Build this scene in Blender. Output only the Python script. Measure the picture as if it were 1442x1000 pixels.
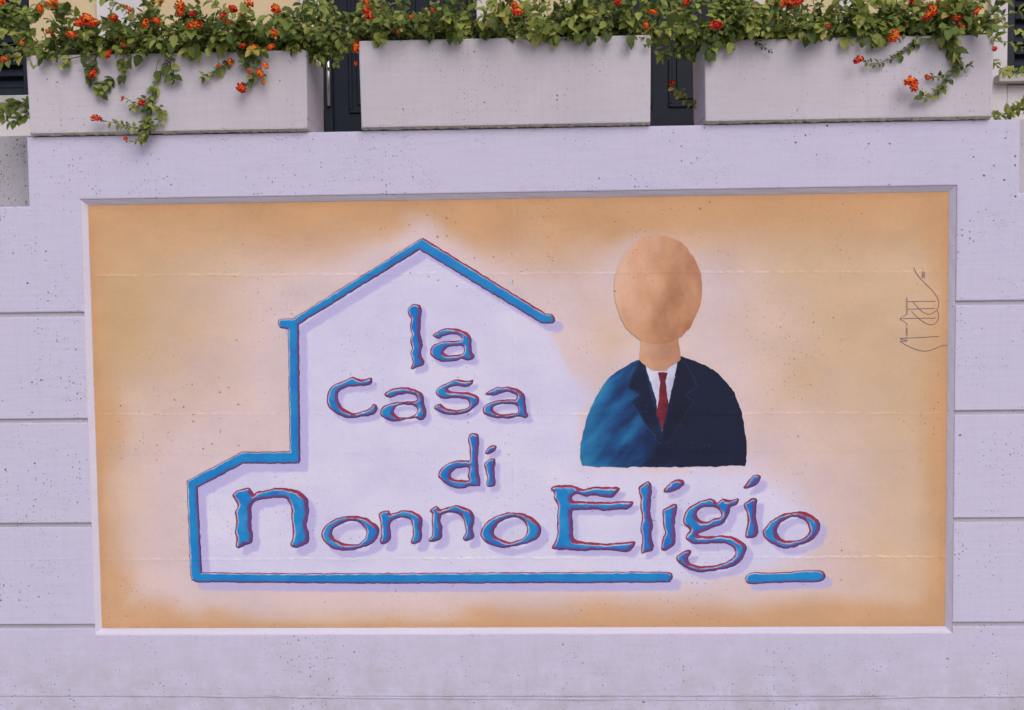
import bpy, bmesh, math, random
import numpy as np
from mathutils import Vector, Matrix, Euler

for o in list(bpy.data.objects):
    bpy.data.objects.remove(o)
scn = bpy.context.scene
COL = scn.collection

# ------------------------------------------------------------------ camera
GZ = 1.25                     # height of the mural centre above the pavement
IMW, IMH, FPX = 1442.0, 1000.0, 1450.0
CAM_LOC = Vector((0.1284, -4.2274, 0.4702 + GZ))
CAM_ROT = Euler((math.pi / 2 - 0.0517, 0.0126, 0.0320), 'XYZ')
cam = bpy.data.cameras.new('camera')
cam.sensor_width = 36.0
cam.lens = FPX / IMW * 36.0
cam.clip_start = 0.05
cam.clip_end = 500
camo = bpy.data.objects.new('camera', cam)
camo.location = CAM_LOC
camo.rotation_euler = CAM_ROT
COL.objects.link(camo)
scn.camera = camo

# ------------------------------------------------------------------ world and sun (soft, high overcast)
SUN_EL, SUN_AZ = math.radians(42), math.radians(158)      # azimuth from +Y, clockwise
w = bpy.data.worlds.new('World')
scn.world = w
w.use_nodes = True
nt = w.node_tree
nt.nodes.clear()
sky = nt.nodes.new('ShaderNodeTexSky')
sky.sky_type = 'NISHITA'
sky.sun_disc = False
sky.sun_elevation = SUN_EL
sky.sun_rotation = SUN_AZ
sky.dust_density = 4.0
sky.air_density = 1.0
bg = nt.nodes.new('ShaderNodeBackground')
bg.inputs['Strength'].default_value = 0.105
wo = nt.nodes.new('ShaderNodeOutputWorld')
nt.links.new(sky.outputs[0], bg.inputs[0])
nt.links.new(bg.outputs[0], wo.inputs[0])
sl = bpy.data.lights.new('sun', 'SUN')
sl.energy = 0.85
sl.angle = math.radians(50)
sl.color = (1.0, 0.965, 0.92)
so = bpy.data.objects.new('sun', sl)
sd = Vector((math.sin(SUN_AZ) * math.cos(SUN_EL), math.cos(SUN_AZ) * math.cos(SUN_EL), math.sin(SUN_EL)))
so.rotation_euler = sd.to_track_quat('Z', 'Y').to_euler()
so.location = (3, -6, 8)
COL.objects.link(so)
scn.view_settings.view_transform = 'Standard'
scn.view_settings.look = 'None'
scn.view_settings.gamma = 1.0
scn.view_settings.use_curve_mapping = False
scn.view_settings.exposure = 0.12

# ------------------------------------------------------------------ pixel -> place on a plane y = const
RM = np.array(CAM_ROT.to_matrix())
CL = np.array(CAM_LOC)


def unproj(px, py, yp):
    px = np.asarray(px, float)
    py = np.asarray(py, float)
    d = np.stack([(px - IMW / 2) / FPX, (IMH / 2 - py) / FPX, -np.ones_like(px)], -1) @ RM.T
    t = (np.asarray(yp, float) - CL[1]) / d[..., 1]
    return CL + d * t[..., None]


def P3(px, py, yp):
    return Vector(unproj(px, py, yp).tolist())


def proj(p):
    q = (np.asarray(p, float) - CL) @ RM
    return IMW / 2 + FPX * q[..., 0] / -q[..., 2], IMH / 2 - FPX * q[..., 1] / -q[..., 2]


# ------------------------------------------------------------------ helpers
def lin(c):
    return tuple(((v / 255) / 12.92 if v / 255 <= 0.04045 else ((v / 255 + 0.055) / 1.055) ** 2.4) for v in c)


def linarr(a):
    a = np.asarray(a, float) / 255
    return np.where(a <= 0.04045, a / 12.92, ((a + 0.055) / 1.055) ** 2.4)


KPAINT = np.array([1.20, 1.27, 1.27])                 # photographed paint -> paint colour under this light


def mesh_obj(name, verts, faces, mat=None, parent=None, smooth=False):
    me = bpy.data.meshes.new(name)
    me.from_pydata([tuple(v) for v in verts], [], faces)
    me.update()
    if smooth:
        me.polygons.foreach_set('use_smooth', [True] * len(me.polygons))
    if mat:
        me.materials.append(mat)
    o = bpy.data.objects.new(name, me)
    COL.objects.link(o)
    if parent:
        o.parent = parent
        o.matrix_parent_inverse = parent.matrix_world.inverted()
    return o


def bm_obj(name, bm, mat=None, parent=None, smooth=False):
    bmesh.ops.recalc_face_normals(bm, faces=bm.faces)
    me = bpy.data.meshes.new(name)
    bm.to_mesh(me)
    bm.free()
    if smooth:
        me.polygons.foreach_set('use_smooth', [True] * len(me.polygons))
    if mat:
        me.materials.append(mat)
    o = bpy.data.objects.new(name, me)
    COL.objects.link(o)
    if parent:
        o.parent = parent
        o.matrix_parent_inverse = parent.matrix_world.inverted()
    return o


def empty(name, loc, label, cat, group=None):
    o = bpy.data.objects.new(name, None)
    o.location = loc
    o.empty_display_size = 0.1
    COL.objects.link(o)
    bpy.context.view_layer.update()
    o['label'] = label
    o['category'] = cat
    if group:
        o['group'] = group
    return o


def add_box(bm, x0, x1, y0, y1, z0, z1, bev=0.0, seg=2):
    r = bmesh.ops.create_cube(bm, size=1)
    vs = r['verts']
    for v in vs:
        v.co = Vector(((x0 + x1) / 2 + v.co.x * (x1 - x0), (y0 + y1) / 2 + v.co.y * (y1 - y0), (z0 + z1) / 2 + v.co.z * (z1 - z0)))
    if bev > 0:
        es = list({e for v in vs for e in v.link_edges})
        bmesh.ops.bevel(bm, geom=es, offset=bev, segments=seg, affect='EDGES', profile=0.5)


def box_obj(name, x0, x1, y0, y1, z0, z1, mat, parent=None, bev=0.0, seg=2):
    bm = bmesh.new()
    add_box(bm, x0, x1, y0, y1, z0, z1, bev, seg)
    return bm_obj(name, bm, mat, parent)


def prism_obj(name, poly, y0, y1, mat, parent, bev=0.004, top=None):
    """poly of (x,z) extruded from y0 (front) to y1 (back), the front edges rounded"""
    bm = bmesh.new()
    f = [bm.verts.new((x, y0, z)) for x, z in poly]
    b = [bm.verts.new((x, y1, z)) for x, z in poly]
    bm.faces.new(f)
    bm.faces.new(b[::-1])
    n = len(poly)
    for i in range(n):
        bm.faces.new((f[i], b[i], b[(i + 1) % n], f[(i + 1) % n]))
    bmesh.ops.recalc_face_normals(bm, faces=bm.faces)
    istop = lambda e: top is not None and all(abs(v.co.z - top) < 1e-6 and abs(v.co.y - y0) < 1e-6 for v in e.verts)
    es = [e for e in bm.edges if all(abs(v.co.y - y0) < 1e-6 for v in e.verts) and not istop(e)]
    bmesh.ops.bevel(bm, geom=es, offset=bev, segments=3, affect='EDGES', profile=0.5)
    te = [e for e in bm.edges if istop(e)]
    if te:
        bmesh.ops.bevel(bm, geom=te, offset=0.017, segments=4, affect='EDGES', profile=0.5)
    return bm_obj(name, bm, mat, parent)


def tube(bm, pts, rad, n=6):
    """tapered tube through pts"""
    rings = []
    m = len(pts)
    for i, p in enumerate(pts):
        a = pts[max(0, i - 1)]
        b = pts[min(m - 1, i + 1)]
        t = (b - a)
        if t.length < 1e-9:
            t = Vector((0, 0, 1))
        t.normalize()
        u = t.orthogonal().normalized()
        v = t.cross(u)
        r = rad[i] if hasattr(rad, '__len__') else rad
        rings.append([bm.verts.new(p + u * (r * math.cos(2 * math.pi * k / n)) + v * (r * math.sin(2 * math.pi * k / n))) for k in range(n)])
    for i in range(m - 1):
        for k in range(n):
            bm.faces.new((rings[i][k], rings[i][(k + 1) % n], rings[i + 1][(k + 1) % n], rings[i + 1][k]))
    bm.faces.new(rings[0][::-1])
    bm.faces.new(rings[-1])


# ------------------------------------------------------------------ noise for the paint (numpy)
def vnoise(x, y, sc, seed):
    rs = np.random.RandomState(seed)
    g = rs.rand(256, 256)
    x = np.asarray(x, float) / sc + 300
    y = np.asarray(y, float) / sc + 300
    xi = np.floor(x).astype(int)
    yi = np.floor(y).astype(int)
    fx = x - xi
    fy = y - yi
    fx = fx * fx * (3 - 2 * fx)
    fy = fy * fy * (3 - 2 * fy)
    a = g[xi % 256, yi % 256]
    b = g[(xi + 1) % 256, yi % 256]
    c = g[xi % 256, (yi + 1) % 256]
    d = g[(xi + 1) % 256, (yi + 1) % 256]
    return (a * (1 - fx) + b * fx) * (1 - fy) + (c * (1 - fx) + d * fx) * fy


def fbm(x, y, sc, seed, octv=4):
    v = 0
    a = 0.5
    s = 0
    for k in range(octv):
        v = v + a * vnoise(x, y, sc / 2 ** k, seed + 17 * k)
        s += a
        a *= 0.5
    return v / s


def sstep(a, b, x):
    t = np.clip((x - a) / (b - a), 0, 1)
    return t * t * (3 - 2 * t)


# ------------------------------------------------------------------ materials
class NT:
    def __init__(self, name):
        self.m = bpy.data.materials.new(name)
        self.m.use_nodes = True
        self.t = self.m.node_tree
        self.t.nodes.clear()
        self.out = self.t.nodes.new('ShaderNodeOutputMaterial')

    def n(self, typ, **kw):
        nd = self.t.nodes.new(typ)
        for k, v in kw.items():
            if k.startswith('i_'):
                nd.inputs[k[2:].replace('_', ' ')].default_value = v
            else:
                setattr(nd, k, v)
        return nd

    def l(self, a, b):
        self.t.links.new(a, b)

    def math(self, op, a, b=None, clamp=False):
        nd = self.t.nodes.new('ShaderNodeMath')
        nd.operation = op
        nd.use_clamp = clamp
        for i, v in enumerate((a, b)):
            if v is None:
                continue
            if isinstance(v, (int, float)):
                nd.inputs[i].default_value = v
            else:
                self.l(v, nd.inputs[i])
        return nd.outputs[0]

    def mix(self, f, a, b, typ='MIX'):
        nd = self.t.nodes.new('ShaderNodeMix')
        nd.data_type = 'RGBA'
        nd.blend_type = typ
        for i, v in ((0, f), (6, a), (7, b)):
            if isinstance(v, (int, float)):
                nd.inputs[i].default_value = v
            elif isinstance(v, tuple):
                nd.inputs[i].default_value = (*v[:3], 1)
            else:
                self.l(v, nd.inputs[i])
        return nd.outputs[2]

    def noise(self, vec, scale, detail=4, rough=0.55):
        nd = self.n('ShaderNodeTexNoise')
        nd.inputs['Scale'].default_value = scale
        nd.inputs['Detail'].default_value = detail
        nd.inputs['Roughness'].default_value = rough
        if vec is not None:
            self.l(vec, nd.inputs['Vector'])
        return nd.outputs[0]

    def ramp(self, f, stops):
        nd = self.n('ShaderNodeValToRGB')
        cr = nd.color_ramp
        while len(cr.elements) < len(stops):
            cr.elements.new(0.5)
        for e, (p, c) in zip(cr.elements, stops):
            e.position = p
            e.color = (*c[:3], 1) if isinstance(c, tuple) else (c, c, c, 1)
        self.l(f, nd.inputs[0])
        return nd.outputs[0]

    def principled(self, col, rough=0.8, bump=None, bstr=0.3, bdist=0.01, spec=0.3, metal=0.0):
        p = self.n('ShaderNodeBsdfPrincipled')
        if isinstance(col, tuple):
            p.inputs['Base Color'].default_value = (*col[:3], 1)
        else:
            self.l(col, p.inputs['Base Color'])
        if isinstance(rough, (int, float)):
            p.inputs['Roughness'].default_value = rough
        else:
            self.l(rough, p.inputs['Roughness'])
        p.inputs['Specular IOR Level'].default_value = spec
        p.inputs['Metallic'].default_value = metal
        if bump is not None:
            b = self.n('ShaderNodeBump')
            b.inputs['Strength'].default_value = bstr
            b.inputs['Distance'].default_value = bdist
            self.l(bump, b.inputs['Height'])
            self.l(b.outputs[0], p.inputs['Normal'])
        self.l(p.outputs[0], self.out.inputs[0])
        return p


def pits(N, flat, scale, thr_lo, thr_hi, clus, seed):
    """blow holes of uneven size, thicker in some places; returns a 0..1 mask"""
    mp = N.n('ShaderNodeMapping')
    mp.inputs['Location'].default_value = (seed * 3.1, 0, seed * 1.7)
    N.l(flat, mp.inputs[0])
    wn = N.n('ShaderNodeTexNoise')
    wn.inputs['Scale'].default_value = 160
    wn.inputs['Detail'].default_value = 1
    N.l(flat, wn.inputs['Vector'])
    wob = N.n('ShaderNodeVectorMath', operation='MULTIPLY_ADD')
    N.l(wn.outputs[1], wob.inputs[0])
    wob.inputs[1].default_value = (0.007, 0.007, 0.009)
    N.l(mp.outputs[0], wob.inputs[2])
    v = N.n('ShaderNodeTexVoronoi', voronoi_dimensions='2D')
    v.inputs['Scale'].default_value = scale
    sx = N.n('ShaderNodeSeparateXYZ')
    N.l(wob.outputs[0], sx.inputs[0])
    cx = N.n('ShaderNodeCombineXYZ')
    N.l(sx.outputs[0], cx.inputs[0])
    N.l(sx.outputs[2], cx.inputs[1])
    N.l(cx.outputs[0], v.inputs['Vector'])
    sc = N.n('ShaderNodeSeparateColor')
    N.l(v.outputs['Color'], sc.inputs[0])
    cl = N.noise(mp.outputs[0], clus, 3)
    clm = N.ramp(cl, [(0.38, 0.15), (0.60, 1.0)])
    rad = N.math('MULTIPLY', N.math('POWER', sc.outputs[0], 2.6), clm)
    rad = N.math('MULTIPLY', rad, thr_hi)
    rad = N.math('ADD', rad, thr_lo)
    d = N.math('SUBTRACT', rad, v.outputs['Distance'])
    return N.math('MULTIPLY', d, 15.0, clamp=True)


def concrete(name, c1, c2, pit_hi=0.30, stain=0.25, dirt=None):
    N = NT(name)
    g = N.n('ShaderNodeNewGeometry')
    pos = g.outputs['Position']
    big = N.noise(pos, 1.3, 5, 0.6)
    col = N.mix(N.ramp(big, [(0.35, 0.0), (0.68, 1.0)]), c1, c2)
    # vertical and horizontal board / roller streaks
    mp = N.n('ShaderNodeMapping')
    mp.inputs['Scale'].default_value = (2.0, 1, 34.0)
    N.l(pos, mp.inputs[0])
    st = N.noise(mp.outputs[0], 2.2, 4, 0.65)
    col = N.mix(N.math('MULTIPLY', N.ramp(st, [(0.45, 0.0), (0.8, 1.0)]), stain), col, tuple(v * 0.80 for v in c1))
    mp2 = N.n('ShaderNodeMapping')
    mp2.inputs['Scale'].default_value = (22.0, 1, 1.1)
    N.l(pos, mp2.inputs[0])
    st2 = N.noise(mp2.outputs[0], 2.0, 4, 0.6)
    col = N.mix(N.math('MULTIPLY', N.ramp(st2, [(0.5, 0.0), (0.85, 1.0)]), stain * 0.8), col, tuple(v * 0.86 for v in c2))
    fine = N.noise(pos, 55, 5, 0.7)
    col = N.mix(N.math('MULTIPLY', N.ramp(fine, [(0.4, 0.0), (0.75, 1.0)]), 0.16), col, tuple(v * 0.78 for v in c1))
    m1 = pits(N, pos, 24, -0.06, pit_hi, 2.4, 1)
    m2 = pits(N, pos, 64, -0.05, pit_hi * 1.45, 3.1, 2)
    m3 = pits(N, pos, 110, -0.05, pit_hi * 1.5, 5.0, 3)
    pm = N.math('MAXIMUM', N.math('MAXIMUM', m1, N.math('MULTIPLY', m2, 0.8)), N.math('MULTIPLY', m3, 0.6))
    col = N.mix(N.math('MULTIPLY', pm, 0.92), col, (0.075, 0.06, 0.08))
    if dirt:
        sx = N.n('ShaderNodeSeparateXYZ')
        N.l(pos, sx.inputs[0])
        mr = N.n('ShaderNodeMapRange')
        N.l(sx.outputs[2], mr.inputs[0])
        mr.inputs[1].default_value = dirt[0]
        mr.inputs[2].default_value = dirt[1]
        mr.inputs[3].default_value = 1.0
        mr.inputs[4].default_value = 0.0
        dn = N.ramp(N.noise(pos, 9, 6, 0.7), [(0.36, 0.0), (0.66, 1.0)])
        col = N.mix(N.math('MULTIPLY', N.math('MULTIPLY', mr.outputs[0], dn), 0.75), col, dirt[2])
    mid = N.noise(pos, 14, 6, 0.65)
    h = N.math('ADD', N.math('MULTIPLY', mid, 0.6), N.math('MULTIPLY', fine, 0.35))
    h = N.math('SUBTRACT', h, N.math('MULTIPLY', pm, 1.6))
    N.principled(col, 0.82, h, 0.55, 0.004, 0.25)
    return N.m


def paint_mat(name, rough=0.72):
    """wall paint: colour from the painted attribute, brushy variation and concrete relief"""
    N = NT(name)
    at = N.n('ShaderNodeAttribute', attribute_name='paint')
    g = N.n('ShaderNodeNewGeometry')
    pos = g.outputs['Position']
    fine = N.noise(pos, 60, 5, 0.7)
    mp = N.n('ShaderNodeMapping')
    mp.inputs['Scale'].default_value = (3.0, 1, 40.0)
    N.l(pos, mp.inputs[0])
    st = N.noise(mp.outputs[0], 2.5, 4, 0.65)
    col = N.mix(N.math('MULTIPLY', N.ramp(st, [(0.42, 0.0), (0.8, 1.0)]), 0.14), at.outputs['Color'],
                N.mix(1.0, at.outputs['Color'], (0.80, 0.74, 0.70), 'MULTIPLY'))
    col = N.mix(N.math('MULTIPLY', N.ramp(fine, [(0.45, 0.0), (0.8, 1.0)]), 0.18), col,
                N.mix(1.0, col, (0.72, 0.68, 0.66), 'MULTIPLY'))
    pm = pits(N, pos, 26, -0.06, 0.19, 2.0, 5)
    pm2 = pits(N, pos, 58, -0.05, 0.26, 2.8, 8)
    pm = N.math('MAXIMUM', pm, N.math('MULTIPLY', pm2, 0.7))
    col = N.mix(N.math('MULTIPLY', pm, 0.65), col, (0.12, 0.085, 0.08))
    mid = N.noise(pos, 16, 6, 0.65)
    h = N.math('ADD', N.math('MULTIPLY', mid, 0.5), N.math('MULTIPLY', fine, 0.35))
    h = N.math('SUBTRACT', h, N.math('MULTIPLY', pm, 1.4))
    N.principled(col, rough, h, 0.5, 0.0035, 0.25)
    return N.m


def flat_noise_mat(name, c1, c2, scale=8, rough=0.7, bstr=0.2, bdist=0.005, spec=0.3, metal=0.0):
    N = NT(name)
    g = N.n('ShaderNodeNewGeometry')
    f = N.noise(g.outputs['Position'], scale, 5, 0.6)
    f2 = N.noise(g.outputs['Position'], scale * 9, 4, 0.6)
    col = N.mix(N.ramp(f, [(0.35, 0.0), (0.68, 1.0)]), c1, c2)
    N.principled(col, rough, N.math('ADD', f, N.math('MULTIPLY', f2, 0.5)), bstr, bdist, spec, metal)
    return N.m


WALL_A = (0.595, 0.570, 0.780)
WALL_B = (0.568, 0.552, 0.760)
M_WALL = concrete('painted_concrete', WALL_A, WALL_B, 0.205, 0.45, (0.02, 0.42, (0.42, 0.40, 0.47)))
M_GROOVE = concrete('groove_concrete', (0.52, 0.49, 0.56), (0.42, 0.39, 0.43), 0.2, 0.5)
M_SPLAY = concrete('splay_concrete', (0.665, 0.635, 0.80), (0.63, 0.60, 0.765), 0.14, 0.3)
M_PLANTER = concrete('planter_concrete', (0.580, 0.550, 0.650), (0.510, 0.480, 0.570), 0.165, 0.55)
M_RAW = concrete('raw_concrete_edge', (0.52, 0.48, 0.42), (0.36, 0.33, 0.29), 0.3, 0.3)
M_SIDE = concrete('side_parapet_concrete', (0.50, 0.48, 0.52), (0.44, 0.42, 0.46), 0.25, 0.3)
M_PANEL = paint_mat('mural_ground_paint')
M_LETTER = paint_mat('mural_letter_paint', 0.62)
M_BEIGE = flat_noise_mat('beige_render', (0.66, 0.54, 0.36), (0.60, 0.48, 0.31), 5, 0.85, 0.3, 0.004)
M_WHITE = flat_noise_mat('white_trim', (0.66, 0.64, 0.70), (0.60, 0.58, 0.64), 4, 0.75, 0.2, 0.003)
M_NAVY = flat_noise_mat('navy_door_paint', (0.006, 0.010, 0.022), (0.010, 0.014, 0.028), 6, 0.5, 0.1, 0.002, 0.2)
M_SHUT = flat_noise_mat('navy_shutter_paint', (0.010, 0.014, 0.028), (0.014, 0.020, 0.035), 6, 0.5, 0.1, 0.002, 0.25)
M_STEEL = flat_noise_mat('brushed_handle_steel', (0.62, 0.62, 0.66), (0.52, 0.52, 0.56), 30, 0.32, 0.05, 0.001, 0.5, 1.0)
M_SILL = flat_noise_mat('stone_sill', (0.48, 0.47, 0.49), (0.38, 0.37, 0.40), 20, 0.8, 0.3, 0.003)
M_SOIL = flat_noise_mat('potting_soil', (0.05, 0.035, 0.025), (0.03, 0.022, 0.016), 20, 0.95, 0.8, 0.02)
M_PAVE = flat_noise_mat('pavement_concrete', (0.46, 0.44, 0.425), (0.38, 0.365, 0.35), 12, 0.9, 0.6, 0.01)
M_TERR = flat_noise_mat('terrace_tile', (0.40, 0.36, 0.32), (0.34, 0.30, 0.27), 5, 0.8, 0.2, 0.003)

# ------------------------------------------------------------------ setting
ground = mesh_obj('pavement', [(-60, -60, 0), (60, -60, 0), (60, 60, 0), (-60, 60, 0)], [(0, 1, 2, 3)], M_PAVE)
ground['kind'] = 'structure'
TERZ = GZ + 0.55
terr = box_obj('terrace', -9, 9, 0.42, 6.0, 0.004, TERZ, M_TERR)
terr['kind'] = 'structure'

# ------------------------------------------------------------------ the wall
PW, PH, PD = 3.5437 / 2 * 0.997, 1.7896 / 2 * 0.997, 0.022          # half sizes of the painted field, its depth
SP = 0.022                                          # width of the splayed edge
J = [0.4409, -0.0036, -0.4446, -0.8780]             # shadow joints
TOP = 1.1731
LX, RX = -2.0055, 2.0379
ledge_l = P3(4, 291, 0).z
ledge_r = P3(1440, 272, 0).z
XL, XR = -5.5, 5.5
OW = PW + SP
OT = PH + SP
wall = empty('concrete_wall', (0, 0.1, 0), 'white painted concrete wall with grooved joints round a recessed mural field', 'wall')
g2 = 0.0090                                         # half height of a joint
Z = lambda z: z + GZ
BK = 0.30
prism_obj('top_beam', [(XL, Z(J[0] + g2)), (-OW, Z(J[0] + g2)), (-OW, Z(OT)), (OW, Z(OT)), (OW, Z(J[0] + g2)), (XR, Z(J[0] + g2)),
                       (XR, ledge_r), (RX, ledge_r), (RX, Z(TOP)), (LX, Z(TOP)), (LX, ledge_l), (XL, ledge_l)], 0, BK, M_WALL, wall, 0.007, Z(TOP))
for k in range(3):
    za, zb = Z(J[k] - g2), Z(J[k + 1] + g2)
    prism_obj('block', [(XL, zb), (-OW, zb), (-OW, za), (XL, za)], 0, BK, M_WALL, wall, 0.004)
    prism_obj('block', [(OW, zb), (XR, zb), (XR, za), (OW, za)], 0, BK, M_WALL, wall, 0.004)
PLZ = P3(720, 981, 0).z                              # rough foot of the wall begins here
prism_obj('base_band', [(XL, PLZ), (XR, PLZ), (XR, Z(J[3] - g2)), (OW, Z(J[3] - g2)), (OW, Z(-OT)), (-OW, Z(-OT)),
                        (-OW, Z(J[3] - g2)), (XL, Z(J[3] - g2))], 0, BK, M_WALL, wall, 0.004)
box_obj('footing', XL, XR, 0.004, BK, -0.05, PLZ, M_WALL, wall, 0.003)
# core seen only at the bottom of the joints
box_obj('joint_bed', XL + .01, -OW - 0.002, 0.012, BK - 0.02, 0.06, Z(J[0] + 0.05), M_GROOVE, wall)
box_obj('joint_bed', OW + 0.002, XR - .01, 0.012, BK - 0.02, 0.06, Z(J[0] + 0.05), M_GROOVE, wall)


def splay(a, b, c, d):
    # slightly uneven sheet between front edge a-b and back edge d-c
    n = 40
    V = []
    F = []
    rs = random.Random(int(a[0] * 100 + a[2] * 31))
    for i in range(n + 1):
        t = i / n
        p = Vector(a).lerp(Vector(b), t)
        q = Vector(d).lerp(Vector(c), t)
        m = p.lerp(q, 0.5) + Vector((0, rs.uniform(-.0012, .0012), 0))
        V += [p, m, q]
    for i in range(n):
        for k in range(2):
            F.append((3 * i + k, 3 * i + k + 1, 3 * i + 4 + k, 3 * i + 3 + k))
    return mesh_obj('recess_edge', V, F, M_SPLAY, wall)


e = 0.0035
splay((-OW, e, Z(OT)), (OW, e, Z(OT)), (PW, PD + .002, Z(PH)), (-PW, PD + .002, Z(PH)))
splay((-OW, e, Z(-OT)), (OW, e, Z(-OT)), (PW, PD + .002, Z(-PH)), (-PW, PD + .002, Z(-PH)))
splay((-OW, e, Z(-OT)), (-OW, e, Z(OT)), (-PW, PD + .002, Z(PH)), (-PW, PD + .002, Z(-PH)))
splay((OW, e, Z(-OT)), (OW, e, Z(OT)), (PW, PD + .002, Z(PH)), (PW, PD + .002, Z(-PH)))


# raised casting seams left by the shuttering on the plain parts of the wall
def seam(pts, seed, wd=0.0035, hgt=0.0016):
    rs = random.Random(seed)
    V = []
    F = []
    P = []
    for (x0, z0), (x1, z1) in zip(pts[:-1], pts[1:]):
        L = math.hypot(x1 - x0, z1 - z0)
        n = max(2, int(L / 0.012))
        for i in range(n):
            t = i / n
            P.append((x0 + (x1 - x0) * t, z0 + (z1 - z0) * t, (x1 - x0) / L, (z1 - z0) / L))
    amp = 0.5
    for x, z, dx, dz in P:
        amp = min(1.0, max(0.05, amp + rs.uniform(-.28, .28)))
        j = rs.uniform(-.0012, .0012)
        nx, nz = -dz, dx
        hw = wd * (0.4 + 0.6 * amp)
        V += [(x + nx * (j + hw), 0.0006, z + nz * (j + hw)), (x + nx * j, -hgt * amp, z + nz * j), (x + nx * (j - hw), 0.0006, z + nz * (j - hw))]
    for i in range(len(P) - 1):
        for k in range(2):
            a = 3 * i + k
            F.append((a, a + 1, a + 4, a + 3))
    return mesh_obj('casting_seam', V, F, M_WALL, wall, True)


def wpt(px, py):
    p = P3(px, py, 0)
    return (p.x, p.z)


seam([wpt(-60, 393), wpt(114, 390)], 1, 0.003, 0.0010)
seam([wpt(1353, 372), wpt(1500, 372)], 2, 0.003, 0.0012)
seam([wpt(-60, 789), wpt(64, 788), wpt(128, 786)], 3)
seam([wpt(1348, 782), wpt(1500, 783)], 4)
seam([wpt(-60, 978), wpt(66, 978), wpt(340, 981), wpt(720, 984), wpt(1100, 986), wpt(1300, 981), wpt(1500, 980)], 5, 0.005, 0.0026)
seam([wpt(43, 300), wpt(47, 437)], 6, 0.003, 0.0008)
seam([wpt(48, 449), wpt(53, 589)], 7, 0.003, 0.0009)
seam([wpt(54, 601), wpt(58, 735)], 8, 0.003, 0.0009)
seam([wpt(60, 745), wpt(65, 876)], 9, 0.0035, 0.0014)
seam([wpt(65, 887), wpt(68, 972)], 10, 0.0035, 0.0014)
seam([wpt(845, 185), wpt(847, 262)], 11, 0.002, 0.0006)
seam([wpt(160, 923), wpt(420, 925)], 12, 0.003, 0.0009)


# ------------------------------------------------------------------ mural: shapes traced as outlines
def zr(ox, oy, s, pts):
    return [(ox + x / s, oy + y / s) for x, y in pts]


RB = (560, 320, 5.0)
RC = (440, 500, 4.241)
RD = (240, 620, 4.546)
RE = (430, 660, 4.12)
RF = (760, 640, 5.0)
RG = (900, 640, 4.807)
LET = []     # (character, [contours], smooth)


def L(ch, reg, *cont):
    LET.append((ch, [zr(*reg, c) for c in cont]))


L('l', RB, [(72,585),(85,560),(110,543),(145,540),(165,555),(170,585),(163,640),(165,700),(163,770),(178,830),(168,870),(172,910),(186,945),(180,970),(150,985),(105,998),(95,985),(105,950),(92,900),(98,850),(88,800),(98,760),(88,700),(92,650),(78,620)])
L('a', RB, [(243,765),(275,735),(320,718),(380,712),(440,722),(490,745),(520,785),(522,840),(525,880),(540,905),(530,930),(490,935),(450,925),(420,940),(360,950),(300,945),(255,925),(230,895),(232,855),(260,825),(310,808),(380,800),(445,795),(440,770),(415,755),(370,755),(320,770),(295,785)],
  [(310,880),(330,850),(380,835),(450,830),(468,850),(465,885),(430,900),(370,905),(335,900)])
L('c', RC, [(85,260),(100,210),(140,170),(190,150),(240,132),(300,145),(350,135),(357,155),(340,180),(280,185),(220,190),(175,205),(155,235),(158,275),(185,315),(240,345),(300,335),(345,315),(365,290),(388,305),(385,335),(350,360),(280,370),(210,378),(150,355),(105,320),(88,290)])
L('a', RC, [(430,235),(460,210),(510,195),(570,195),(640,215),(665,250),(670,300),(683,345),(670,380),(640,390),(610,375),(560,385),(500,397),(440,385),(408,360),(412,320),(450,295),(520,280),(600,275),(625,265),(605,238),(560,232),(510,240),(475,255),(445,252)],
  [(470,340),(490,305),(540,292),(600,298),(630,320),(622,350),(590,370),(540,375),(500,372)])
L('s', RC, [(740,215),(770,185),(820,160),(860,143),(920,155),(960,148),(955,175),(920,188),(860,185),(810,200),(830,218),(890,222),(950,228),(990,250),(993,285),(965,315),(930,340),(870,355),(810,355),(755,340),(728,318),(740,298),(765,292),(790,312),(840,328),(890,325),(930,310),(938,285),(915,265),(860,258),(800,260),(755,250)])
L('a', RC, [(1032,232),(1070,205),(1120,192),(1180,192),(1235,208),(1265,235),(1272,290),(1280,340),(1290,362),(1270,376),(1225,368),(1180,378),(1120,378),(1060,370),(1022,345),(1025,310),(1060,285),(1120,270),(1190,265),(1215,262),(1215,240),(1180,222),(1130,225),(1095,243),(1050,238)],
  [(1062,325),(1080,300),(1140,288),(1200,290),(1230,310),(1225,342),(1190,352),(1130,355),(1090,350)])
L('d', RC, [(928,490),(945,470),(975,466),(995,480),(995,540),(990,620),(993,700),(1003,770),(985,785),(940,783),(900,797),(850,795),(800,775),(758,735),(755,700),(790,660),(850,632),(920,628),(940,625),(938,560),(930,520)],
  [(815,720),(830,690),(870,672),(935,665),(930,720),(935,752),(880,750),(835,742)])
L('i', RC, [(1025,655),(1045,630),(1085,618),(1093,640),(1088,700),(1092,770),(1075,785),(1040,785),(1043,740),(1035,690)],
  [(1032,580),(1050,555),(1075,540),(1100,543),(1092,570),(1060,592),(1038,592)])
L('n', RD, [(395,350),(430,322),(500,305),(520,325),(535,345),(560,330),(620,318),(690,303),(760,308),(830,330),(875,370),(888,420),(885,480),(875,545),(890,600),(885,650),(850,675),(810,693),(775,680),(770,660),(785,620),(780,560),(772,480),(775,430),(750,385),(710,368),(660,368),(600,378),(545,392),(520,430),(522,500),(518,560),(530,600),(520,655),(480,670),(445,690),(420,680),(425,640),(415,590),(420,520),(415,460),(430,420),(412,380)])
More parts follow.
